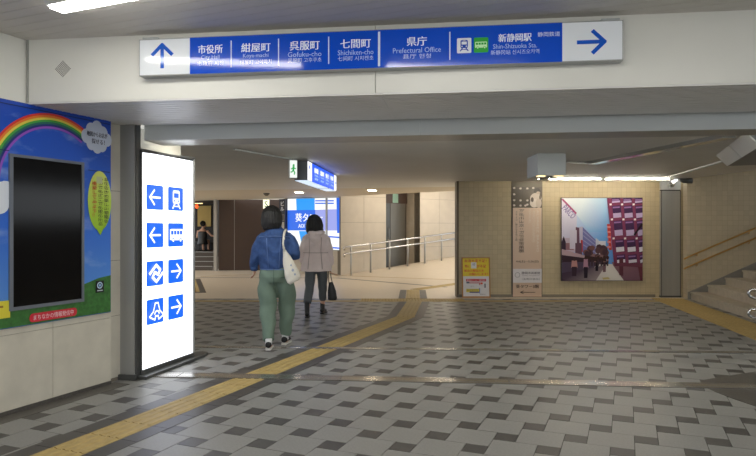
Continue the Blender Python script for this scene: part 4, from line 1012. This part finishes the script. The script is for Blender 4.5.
# raised ceiling, and unseen lights added above the ramp to brighten it
tag(MB().prism([(1.97, 15.5), (-1.15, 18.3), (-1.3, 19.5), (5, 24), (7, 20), (4.5, 14.6)], 3.1, 3.18).build('ceiling_ramp', M_FARC), 'higher ceiling over the ramp', kind='structure')
a = Vector((-1.15, 18.3)); b = Vector((1.97, 15.5)); d = (b - a).normalized(); n = Vector((-d.y, d.x)) * -0.05
tag(MB().prism([tuple(a), tuple(b), tuple(b - n), tuple(a - n)], Z_LOW, 3.15).build('trim_15', M_FARC), 'edge of the lower ceiling before the ramp', kind='structure')
for i, (x, y) in enumerate(((0.6, 18.4), (2.2, 17.6), (2.2, 19.6), (3.6, 18.6))):
    t = empty('added_ramp_light', (x, y, 3.098), RA, 'added unseen strip light on the higher ceiling over the ramp, ' + ('nearest the lit advertisement', 'nearest the poster wall', 'farthest back', 'farthest right')[i], 'ceiling light', 'added ramp ceiling lights')
    MB().box(-0.6, 0.6, -0.08, 0.08, -0.03, 0).build('channel', M_WHITE, t); MB().box(-0.58, 0.58, -0.06, 0.06, -0.042, -0.03).build('diffuser', M_RAMPL, t)

# ================================================================== PEOPLE
M_SKIN = mat('skin', (206, 160, 134), 0.55); M_HAIR = mat('black_hair', (20, 17, 16), 0.6, noise=0.3, nscale=60, bump=0.25, aniso=(1, 1, 0.08))
def tubes(mb, pts, rad, n=12, flat=None): mb.tube(pts, rad, n, True, flat)
def hand(mb, w, d, side, curl=0.5, up=(0, 1, 0)):
    """relaxed hand hanging from wrist w along direction d; side +1 thumb toward +t"""
    w = Vector(w); d = Vector(d).normalized(); f = Vector(up); f = (f - d * f.dot(d)).normalized(); t = f.cross(d) * side
    # f: the thumb side (forward); t: toward the palm
    mb.tube([w - d * .03, w + d * .03, w + d * .085], [(.024, .018), (.036, .016), (.036, .014)], 10, True, tuple(f))
    for i, (o, ln) in enumerate(((.028, .068), (.010, .078), (-.009, .072), (-.027, .056))):
        b0 = w + d * .075 + f * o; c = curl
        p1 = b0 + d * ln * .5 + t * ln * .12 * c * 2; p2 = p1 + d * ln * .32 + t * ln * .3 * c * 2; p3 = p2 + d * ln * .12 + t * ln * .28 * c * 2
        mb.tube([b0, p1, p2, p3], [.0095, .009, .0085, .007], 8)
    b0 = w + d * .015 + f * .03
    mb.tube([b0, b0 + d * .03 + f * .022 + t * .01, b0 + d * .058 + f * .028 + t * .02], [.012, .0105, .008], 8)
def head_geo(mb, c, yaw=0.0):
    c = Vector(c); R = Matrix.Rotation(yaw, 3, 'Z')
    def q(x, y, z): return tuple(c + R @ Vector((x, y, z)))
    mb.ball(q(0, -.01, .03), (.076, .092, .085)); mb.ball(q(0, .03, -.035), (.058, .062, .075)); mb.ball(q(0, .062, -.09), (.026, .024, .02))
    mb.tube([q(0, .088, .02), q(0, .112, -.022), q(0, .094, -.034)], [.009, .014, .010], 8)
    for s in (-1, 1): mb.ball(q(s * .078, .0, -.005), (.012, .02, .032), 10, 8); mb.ball(q(s * .035, .07, -.03), (.022, .02, .022), 10, 8)
    mb.tube([q(-.022, .089, -.058), q(0, .096, -.056), q(.022, .089, -.058)], [.006, .008, .006], 8)
def face_bits(root, c, yaw=0.0):
    c = Vector(c); R = Matrix.Rotation(yaw, 3, 'Z')
    for s in (-1, 1):
        p = c + R @ Vector((s * .031, .080, .008)); MB().ball(p, (.012, .008, .007), 10, 8).build('eye', mat('eye', (40, 30, 26), 0.2), root)
        p = c + R @ Vector((s * .032, .084, .03)); MB().ball(p, (.02, .006, .004), 10, 6).build('eyebrow', M_HAIR, root)
    p = c + R @ Vector((0, .098, -.058)); MB().ball(p, (.022, .006, .007), 10, 6).build('lips', mat('lips', (176, 98, 92), 0.5), root)
def shoe(name, root, x, y, yaw, mu, ms, z=0.0, pitch=0.0, height=0.075, boot=None):
    M = Matrix.Translation((x, y, z)) @ Matrix.Rotation(yaw, 4, 'Z') @ Matrix.Rotation(pitch, 4, 'X')
    mb = MB(); L0, L1 = -0.075, 0.175
    ring = [(-.033, L0 + .02), (-.025, L0), (.025, L0), (.033, L0 + .02), (.036, .03), (.046, .10), (.040, .145), (.02, L1), (-.012, L1), (-.036, .145), (-.042, .10), (-.034, .03)]
    mb.prism(ring, 0.0, 0.02); s = mb.build('shoe', ms, root); s.matrix_local = M
    up = MB(); secs = [(-.078, .031, .058), (-.05, .037, height), (0.0, .037, height), (.045, .036, .062), (.09, .041, .046), (.135, .037, .036), (.166, .018, .020)]
    up.tube([(0, a, 0.022 + h / 2) for a, w, h in secs], [(w, h / 2) for a, w, h in secs], 14, True, (1, 0, 0))
    if boot: up.tube([(0, -.025, .05), (0, -.022, .12), (0, -.02, boot)], [(.040, .046), (.040, .044), (.042, .046)], 14, True, (1, 0, 0))
    me = union(up, 0.008, 3); u = link('upper', me, mu, s)
    return s
def wrinkle(me, amp, freq, axis=2, seed=0):
    if not amp: return
    nor = [v.normal.copy() for v in me.vertices]
    for v, nv in zip(me.vertices, nor):
        c = v.co; w = math.sin(c.z * freq + 2.1 * math.sin(c.x * freq * .5 + seed) + 1.6 * math.sin(c.y * freq * .7)) * amp
        v.co = c + nv * w

def strands(me, x0=0.0):
    nor = [v.normal.copy() for v in me.vertices]
    for v, nv in zip(me.vertices, nor): v.co += nv * (0.0035 * math.sin(26 * math.atan2(v.co.y, v.co.x - x0)))

# ---- woman in denim
P1 = (-1.215, 7.22)
p1 = empty('person', (P1[0], P1[1], 0.0), 0.0, 'woman in blue denim jacket and green trousers walking away with a white tote', 'person')
mb = MB()
hipL, hipR = (-.09, 0, .90), (.09, 0, .90)
mb.tube([(0, 0, .84), (0, 0, .93), (0, 0, 1.06), (0, .0, 1.22), (0, -.005, 1.34), (0, -.005, 1.40)], [(.14, .10), (.16, .11), (.13, .09), (.15, .10), (.13, .085), (.06, .05)], 16, True, (1, 0, 0))
mb.tube([(0, -.005, 1.36), (-.02, .01, 1.44), (-.045, .02, 1.50)], [.058, .05, .05], 12)
head_geo(mb, (-.05, .02, 1.555), 0.0)
for h, k, a in (((-.085, 0, .90), (-.08, .02, .49), (-.055, -.155, .085)), ((.085, 0, .90), (.10, .15, .49), (.082, .185, .085))):
    mb.tube([h, Vector(h).lerp(Vector(k), .5), k, Vector(k).lerp(Vector(a), .4), a], [.078, .068, .05, .05, .035], 12)
    mb.tube([a, (a[0], a[1] + .0, .04), (a[0], a[1] + .11, .035)], [.034, .036, .028], 10)
la = [(-.13, 0, 1.31), (-.232, -.03, 1.10), (-.258, .03, .955)]; ra2 = [(.13, 0, 1.31), (.235, -.05, 1.11), (.165, .16, 1.13)]
for A in (la, ra2): mb.tube([A[0], Vector(A[0]).lerp(Vector(A[1]), .5), A[1], Vector(A[1]).lerp(Vector(A[2]), .5), A[2]], [.040, .040, .036, .033, .025], 12)
hand(mb, la[2], (-.03, .12, -1), 1, .5); hand(mb, ra2[2], (-.3, .6, .7), -1, 1.0, (0, .7, -.6))
body = link('body', union(mb, 0.0075, 3), M_SKIN, p1); face_bits(p1, (-.05, .02, 1.555))
# hair: chin-length, full at the back
mb = MB()
mb.ball((-.05, 0.0, 1.575), (.110, .112, .108), 18, 12); mb.tube([(-.05, -.028, 1.60), (-.05, -.04, 1.53), (-.045, -.05, 1.46), (-.04, -.055, 1.395)], [(.108, .085), (.118, .09), (.120, .085), (.098, .055)], 18, True, (1, 0, 0))
for s in (-1, 1): mb.tube([(s * .085 - .05, .02, 1.60), (s * .098 - .05, .02, 1.52), (s * .092 - .047, .01, 1.43)], [.03, .03, .022], 10)
me = union(mb, 0.010, 3); wrinkle(me, 0.0, 1)
strands(me, -.05)
link('hair', me, M_HAIR, p1)
# denim jacket
M_DENIM = mat('blue_denim', (48, 76, 126), 0.8, noise=0.22, nscale=28, bump=0.15)
mb = MB()
mb.tube([(0, 0, .912), (0, 0, .935), (0, -.004, 1.02), (0, -.008, 1.14), (0, -.01, 1.26), (0, -.01, 1.335), (0, -.005, 1.385), (0, 0, 1.42)], [(.178, .128), (.186, .134), (.204, .150), (.210, .152), (.198, .146), (.168, .122), (.118, .09), (.075, .07)], 22, True, (1, 0, 0))
mb.tube([(0, -.02, 1.385), (0, -.015, 1.445)], [(.082, .078), (.07, .066)], 14, True, (1, 0, 0))
mb.tube([(-.125, -.005, 1.325), (-.175, -.010, 1.275), (-.215, -.025, 1.17), (-.242, -.030, 1.08), (-.256, -.005, 1.0), (-.264, .024, .93)], [.058, .066, .065, .060, .055, .047], 14)
mb.tube([(.125, -.005, 1.325), (.175, -.015, 1.275), (.218, -.035, 1.18), (.238, -.055, 1.12), (.228, -.03, 1.085), (.195, .06, 1.10), (.172, .135, 1.125)], [.058, .066, .066, .064, .064, .054, .045], 14)
me = union(mb, 0.0105, 4); wrinkle(me, 0.0045, 38, seed=1)
jk = link('jacket', me, M_DENIM, p1)
sm = mat('denim_seam', (92, 116, 164), 0.8)
MB().tube([(0.185 * math.cos(t), -.002 + .134 * math.sin(t), .925) for t in [PI + PI * k / 16 for k in range(17)]], .006, 6).build('waistband_seam', sm, jk)
MB().tube([(.2 * math.cos(t), -.012 + .147 * math.sin(t), 1.30 - .015 * math.sin(t)) for t in [PI * 1.12 + PI * .76 * k / 14 for k in range(15)]], .0045, 6).build('yoke_seam', sm, jk)
for s in (-1, 1): MB().tube([(s * .085, -.146, 1.295), (s * .075, -.158, 1.15), (s * .06, -.142, .95)], .004, 6).build('back_seam', sm, jk)
MB().tube([(-.263, .018, .955), (-.267, .03, .912)], [.05, .046], 14).build('cuff', M_DENIM, jk)
# trousers
M_GREEN = mat('grey_green_cotton', (108, 127, 112), 0.85, noise=0.08, nscale=8, bump=0.05)
mb = MB()
mb.tube([(0, 0, .97), (0, -.004, .92), (0, -.008, .84), (0, -.005, .78)], [(.160, .115), (.178, .13), (.195, .142), (.185, .125)], 20, True, (1, 0, 0))
mb.tube([(-.095, -.004, .84), (-.102, .0, .70), (-.095, .005, .50), (-.080, -.06, .30), (-.058, -.150, .105)], [(.102, .118), (.112, .118), (.104, .105), (.088, .09), (.066, .074)], 16, True, (1, 0, 0))
mb.tube([(.098, .0, .84), (.112, .06, .70), (.116, .125, .52), (.102, .16, .30), (.084, .185, .115)], [(.104, .118), (.114, .118), (.106, .11), (.088, .09), (.064, .074)], 16, True, (1, 0, 0))
me = union(mb, 0.0105, 4); wrinkle(me, 0.0075, 24, seed=2); tr = link('trousers', me, M_GREEN, p1)
MB().tube([(0, -.150, .93), (0, -.158, .84), (0.0, -.125, .74)], .004, 6).build('rear_seam', mat('trouser_seam', (78, 100, 84), 0.8), tr)
for s in (-1, 1): MB().tube([(s * .055, -.142, .83), (s * .125, -.115, .835)], .0045, 6).build('pocket', MATS['trouser_seam'], tr)
M_SHB = mat('black_canvas', (26, 26, 28), 0.7); M_SOLE = mat('white_rubber', (224, 222, 216), 0.6); M_SOCK = mat('white_sock', (226, 226, 224), 0.9)
for x, y, yaw in ((-.056, -.15, 0.05), (.084, .19, -0.14)):
    shoe('shoe', p1, x, y, yaw, M_SHB, M_SOLE)
    MB().tube([(x, y - .01, .055), (x, y - .01, .16)], [.042, .040], 12).build('sock', M_SOCK, p1)
# tote bag on the right shoulder
tb = empty('tote_bag', (P1[0] + .185, P1[1] - .15, .78), 0.0, 'white cloth tote bag hanging from the denim-clad shoulder', 'bag')
tb.scale = (0.82, 1, 0.96)
M_TOTE = mat('cream_canvas', (222, 216, 202), 0.9, noise=0.05, nscale=20, bump=0.1)
mb = MB()
sec = [(0.075, 0.0, .075, .030), (.060, .03, .105, .048), (.028, .12, .105, .052), (-.012, .22, .082, .046), (-.055, .33, .045, .034), (-.075, .395, .024, .02)]
mb.tube([(a, 0, z) for a, z, w, dd_ in sec], [(w, dd_) for a, z, w, dd_ in sec], 20, True, (1, 0, 0))
me = union(mb, 0.009, 3); wrinkle(me, .004, 30, seed=4); link('bag_body', me, M_TOTE, tb)
for yo in (-.02, .03):
    MB().tube([(-.072, yo * .5 - .01, .37), (-.090, yo + .005, .47), (-.082, yo + .012, .58), (-.075, yo + .10, .645), (-.075, .20 + yo, .60)], [(.013, .004)] * 5, 8, True, (1, 0, 0)).build('strap', M_TOTE, tb)
em = mat('tote_print', (160, 168, 184), 0.9)
for a, z, r in ((.055, .15, .018), (.03, .21, .012), (.085, .10, .014)): MB().ball((a, -.052, z), (r, .004, r), 12, 6).build('printed_emblem', em, tb)

# ---- woman in beige jacket
P2 = (-1.0, 9.82)
p2 = empty('person', (P2[0], P2[1], 0.0), 0.0, 'woman in pale beige hooded jacket and dark trousers walking ahead', 'person')
mb = MB()
mb.tube([(0, 0, .80), (0, 0, .90), (0, 0, 1.04), (0, 0, 1.20), (0, 0, 1.31), (0, 0, 1.37)], [(.13, .10), (.15, .11), (.12, .09), (.14, .10), (.12, .085), (.055, .05)], 16, True, (1, 0, 0))
mb.tube([(0, 0, 1.33), (0, .01, 1.41), (0, .02, 1.47)], [.055, .048, .048], 12); head_geo(mb, (-.03, .02, 1.515))
for h, k, a in (((-.085, 0, .86), (-.095, -.05, .47), (-.125, -.235, .085)), ((.085, 0, .86), (.085, .12, .47), (.083, .255, .085))):
    mb.tube([h, Vector(h).lerp(Vector(k), .5), k, Vector(k).lerp(Vector(a), .4), a], [.075, .065, .05, .048, .034], 12)
    mb.tube([a, (a[0], a[1], .045), (a[0], a[1] + .10, .038)], [.034, .036, .028], 10)
la = [(-.125, 0, 1.27), (-.215, -.02, 1.06), (-.225, .06, .86)]; rb = [(.125, 0, 1.27), (.20, -.02, 1.05), (.215, .01, .80)]
for A in (la, rb): mb.tube([A[0], Vector(A[0]).lerp(Vector(A[1]), .5), A[1], Vector(A[1]).lerp(Vector(A[2]), .5), A[2]], [.038, .038, .035, .032, .024], 12)
hand(mb, la[2], (0, .2, -1), 1, .5); hand(mb, rb[2], (0, .05, -1), -1, 1.3)
link('body', union(mb, 0.0075, 3), M_SKIN, p2); face_bits(p2, (-.03, .02, 1.515))
mb = MB()
mb.ball((-.03, 0, 1.530), (.112, .112, .108), 18, 12); mb.tube([(-.03, -.028, 1.55), (-.03, -.038, 1.48), (-.028, -.05, 1.41), (-.025, -.06, 1.335)], [(.112, .085), (.128, .09), (.136, .085), (.120, .056)], 18, True, (1, 0, 0))
for s in (-1, 1): mb.tube([(s * .09 - .03, .02, 1.55), (s * .112 - .03, .02, 1.46), (s * .118 - .028, .01, 1.35)], [.03, .034, .026], 10)
me = union(mb, 0.010, 3)
strands(me)
link('hair', me, M_HAIR, p2)
M_BEIGE = mat('pale_beige_cotton', (232, 214, 208), 0.8, noise=0.06, nscale=10, bump=0.08)
mb = MB()
mb.tube([(0, 0, .725), (0, -.002, .80), (0, -.005, .95), (0, -.008, 1.06), (0, -.01, 1.20), (0, -.01, 1.29), (0, -.005, 1.34), (0, 0, 1.375)], [(.262, .165), (.245, .160), (.205, .145), (.186, .136), (.192, .140), (.168, .12), (.118, .09), (.07, .065)], 22, True, (1, 0, 0))
mb.tube([(-.12, -.005, 1.28), (-.165, -.010, 1.235), (-.20, -.015, 1.14), (-.222, -.02, 1.05), (-.240, .02, .94), (-.24, .055, .87)], [.056, .062, .062, .058, .054, .046], 14)
mb.tube([(.12, -.005, 1.28), (.165, -.010, 1.235), (.195, -.015, 1.14), (.215, -.02, 1.05), (.232, -.005, .92), (.236, .01, .815)], [.056, .062, .062, .058, .053, .045], 14)
me = union(mb, 0.0105, 4); wrinkle(me, .005, 30, seed=5); jk = link('jacket', me, M_BEIGE, p2)
mb = MB(); mb.tube([(-.115, .02, 1.345), (-.085, -.085, 1.335), (0, -.125, 1.305), (.085, -.085, 1.335), (.115, .02, 1.345)], [(.035, .035), (.045, .045), (.055, .06), (.045, .045), (.035, .035)], 12)
mb.tube([(0, -.12, 1.33), (0, -.15, 1.24), (0, -.14, 1.16)], [(.085, .03), (.095, .035), (.03, .02)], 14, True, (1, 0, 0))
link('hood', union(mb, .009, 4), M_BEIGE, jk)
sm2 = mat('jacket_seam', (172, 152, 144), 0.8)
for s in (-1, 1): MB().tube([(s * .10, -.135, 1.27), (s * .09, -.155, 1.05), (s * .115, -.165, .76)], .004, 6).build('back_seam', sm2, jk)
MB().tube([(.215 * math.cos(t), -.006 + .148 * math.sin(t), 1.02) for t in [PI * 1.1 + PI * .8 * k / 14 for k in range(15)]], .005, 6).build('waist_seam', sm2, jk)
M_PANT = mat('charcoal_trousers', (92, 95, 98), 0.85, noise=0.06, nscale=10)
mb = MB()
mb.tube([(0, 0, .92), (0, -.004, .84), (0, -.006, .76)], [(.155, .115), (.172, .13), (.165, .12)], 20, True, (1, 0, 0))
mb.tube([(-.088, -.002, .80), (-.095, -.015, .64), (-.10, -.05, .47), (-.115, -.16, .28), (-.12, -.20, .225)], [(.092, .105), (.088, .098), (.074, .08), (.066, .068), (.064, .066)], 16, True, (1, 0, 0))
mb.tube([(.09, .0, .80), (.095, .055, .64), (.092, .12, .47), (.087, .20, .30), (.085, .225, .235)], [(.092, .105), (.088, .098), (.074, .08), (.064, .068), (.062, .066)], 16, True, (1, 0, 0))
me = union(mb, .0105, 4); wrinkle(me, .003, 28, seed=6); link('trousers', me, M_PANT, p2)
M_BOOT = mat('black_leather', (30, 27, 26), 0.4)
for x, y, yaw in ((-.122, -.215, 0.06), (.085, .25, -0.2)): shoe('boot', p2, x, y, yaw, M_BOOT, M_BOOT, boot=0.25)
# black handbag
hb_ = empty('handbag', (P2[0] + .250, P2[1] + .02, .245), 0.12, 'black leather handbag carried in the hand of the beige-jacketed woman', 'bag')
mb = MB(); mb.tube([(0.01, 0, 0), (0.01, 0, .03), (0.0, 0, .15), (-.012, 0, .27), (-.016, 0, .295)], [(.065, .05), (.078, .06), (.070, .05), (.040, .026), (.034, .018)], 18, True, (1, 0, 0))
link('bag_body', union(mb, .008, 3), mat('black_bag_leather', (26, 26, 30), 0.5), hb_)
for yo in (-.03, .03): MB().tube([(-.045, yo * .5, .27), (-.052, yo, .38), (-.052, yo * .5, .475), (-.04, 0, .50), (-.022, yo * .5, .475), (-.012, yo, .38), (.012, yo * .5, .27)], .006, 8).build('handle', M_BOOT, hb_)

# ---- person seated in the shop
p3 = empty('person', (-6.42, 22.22, 0.6), 0.0, 'person in black top seated in the dim shop at far left', 'person')
mb = MB()
mb.tube([(0, 0, .30), (0, 0, .42), (0, 0, .58), (0, .0, .74), (0, 0, .82)], [(.16, .12), (.14, .10), (.16, .1), (.15, .085), (.055, .05)], 16, True, (1, 0, 0)); mb.tube([(0, 0, .78), (0.02, 0, .90)], [.05, .046], 10); head_geo(mb, (.03, 0, .97), -1.2)
mb.tube([(-.16, 0, .74), (-.22, .05, .5), (-.05, .2, .45)], [.045, .038, .028], 10); mb.tube([(.16, 0, .74), (.32, -.02, .56), (.54, .02, .52)], [.045, .038, .028], 10); hand(mb, (.55, .02, .52), (1, .1, -.05), 1, .5)
for s in (-1, 1): mb.tube([(s * .09, 0, .36), (s * .1, .40, .36), (s * .1, .42, .05), (s * .1, .52, .03)], [.075, .055, .04, .03], 10)
link('body', union(mb, .012, 3), M_SKIN, p3)
mb = MB(); mb.tube([(0, 0, .26), (0, 0, .42), (0, -.004, .58), (0, -.004, .68), (0, 0, .74)], [(.19, .15), (.16, .12), (.175, .115), (.165, .1), (.13, .075)], 16, True, (1, 0, 0))
link('dress', union(mb, .012, 3), M_BLACK, p3)
mb = MB(); mb.ball((.02, -.03, 1.0), (.105, .11, .11)); mb.ball((-.02, -.12, 1.01), (.05, .05, .05)); link('hair', union(mb, .012, 3), M_HAIR, p3)
stl = empty('stool', (-6.42, 22.24, 0.6), 0.0, 'dark low stool under the seated person', 'stool')
MB().tube([(0, 0, .24), (0, 0, .275)], .19, 20).build('seat', M_BLACK, stl)
for k in range(4):
    a = PI / 4 + k * PI / 2; MB().tube([(.13 * math.cos(a), .13 * math.sin(a), .24), (.16 * math.cos(a), .16 * math.sin(a), 0)], .015, 8).build('leg', M_BLACK, stl)

bpy.data.objects.remove(FONT_OBJ); bpy.data.curves.remove(FONT_CURVE)
bpy.data.scenes.remove(TMP)
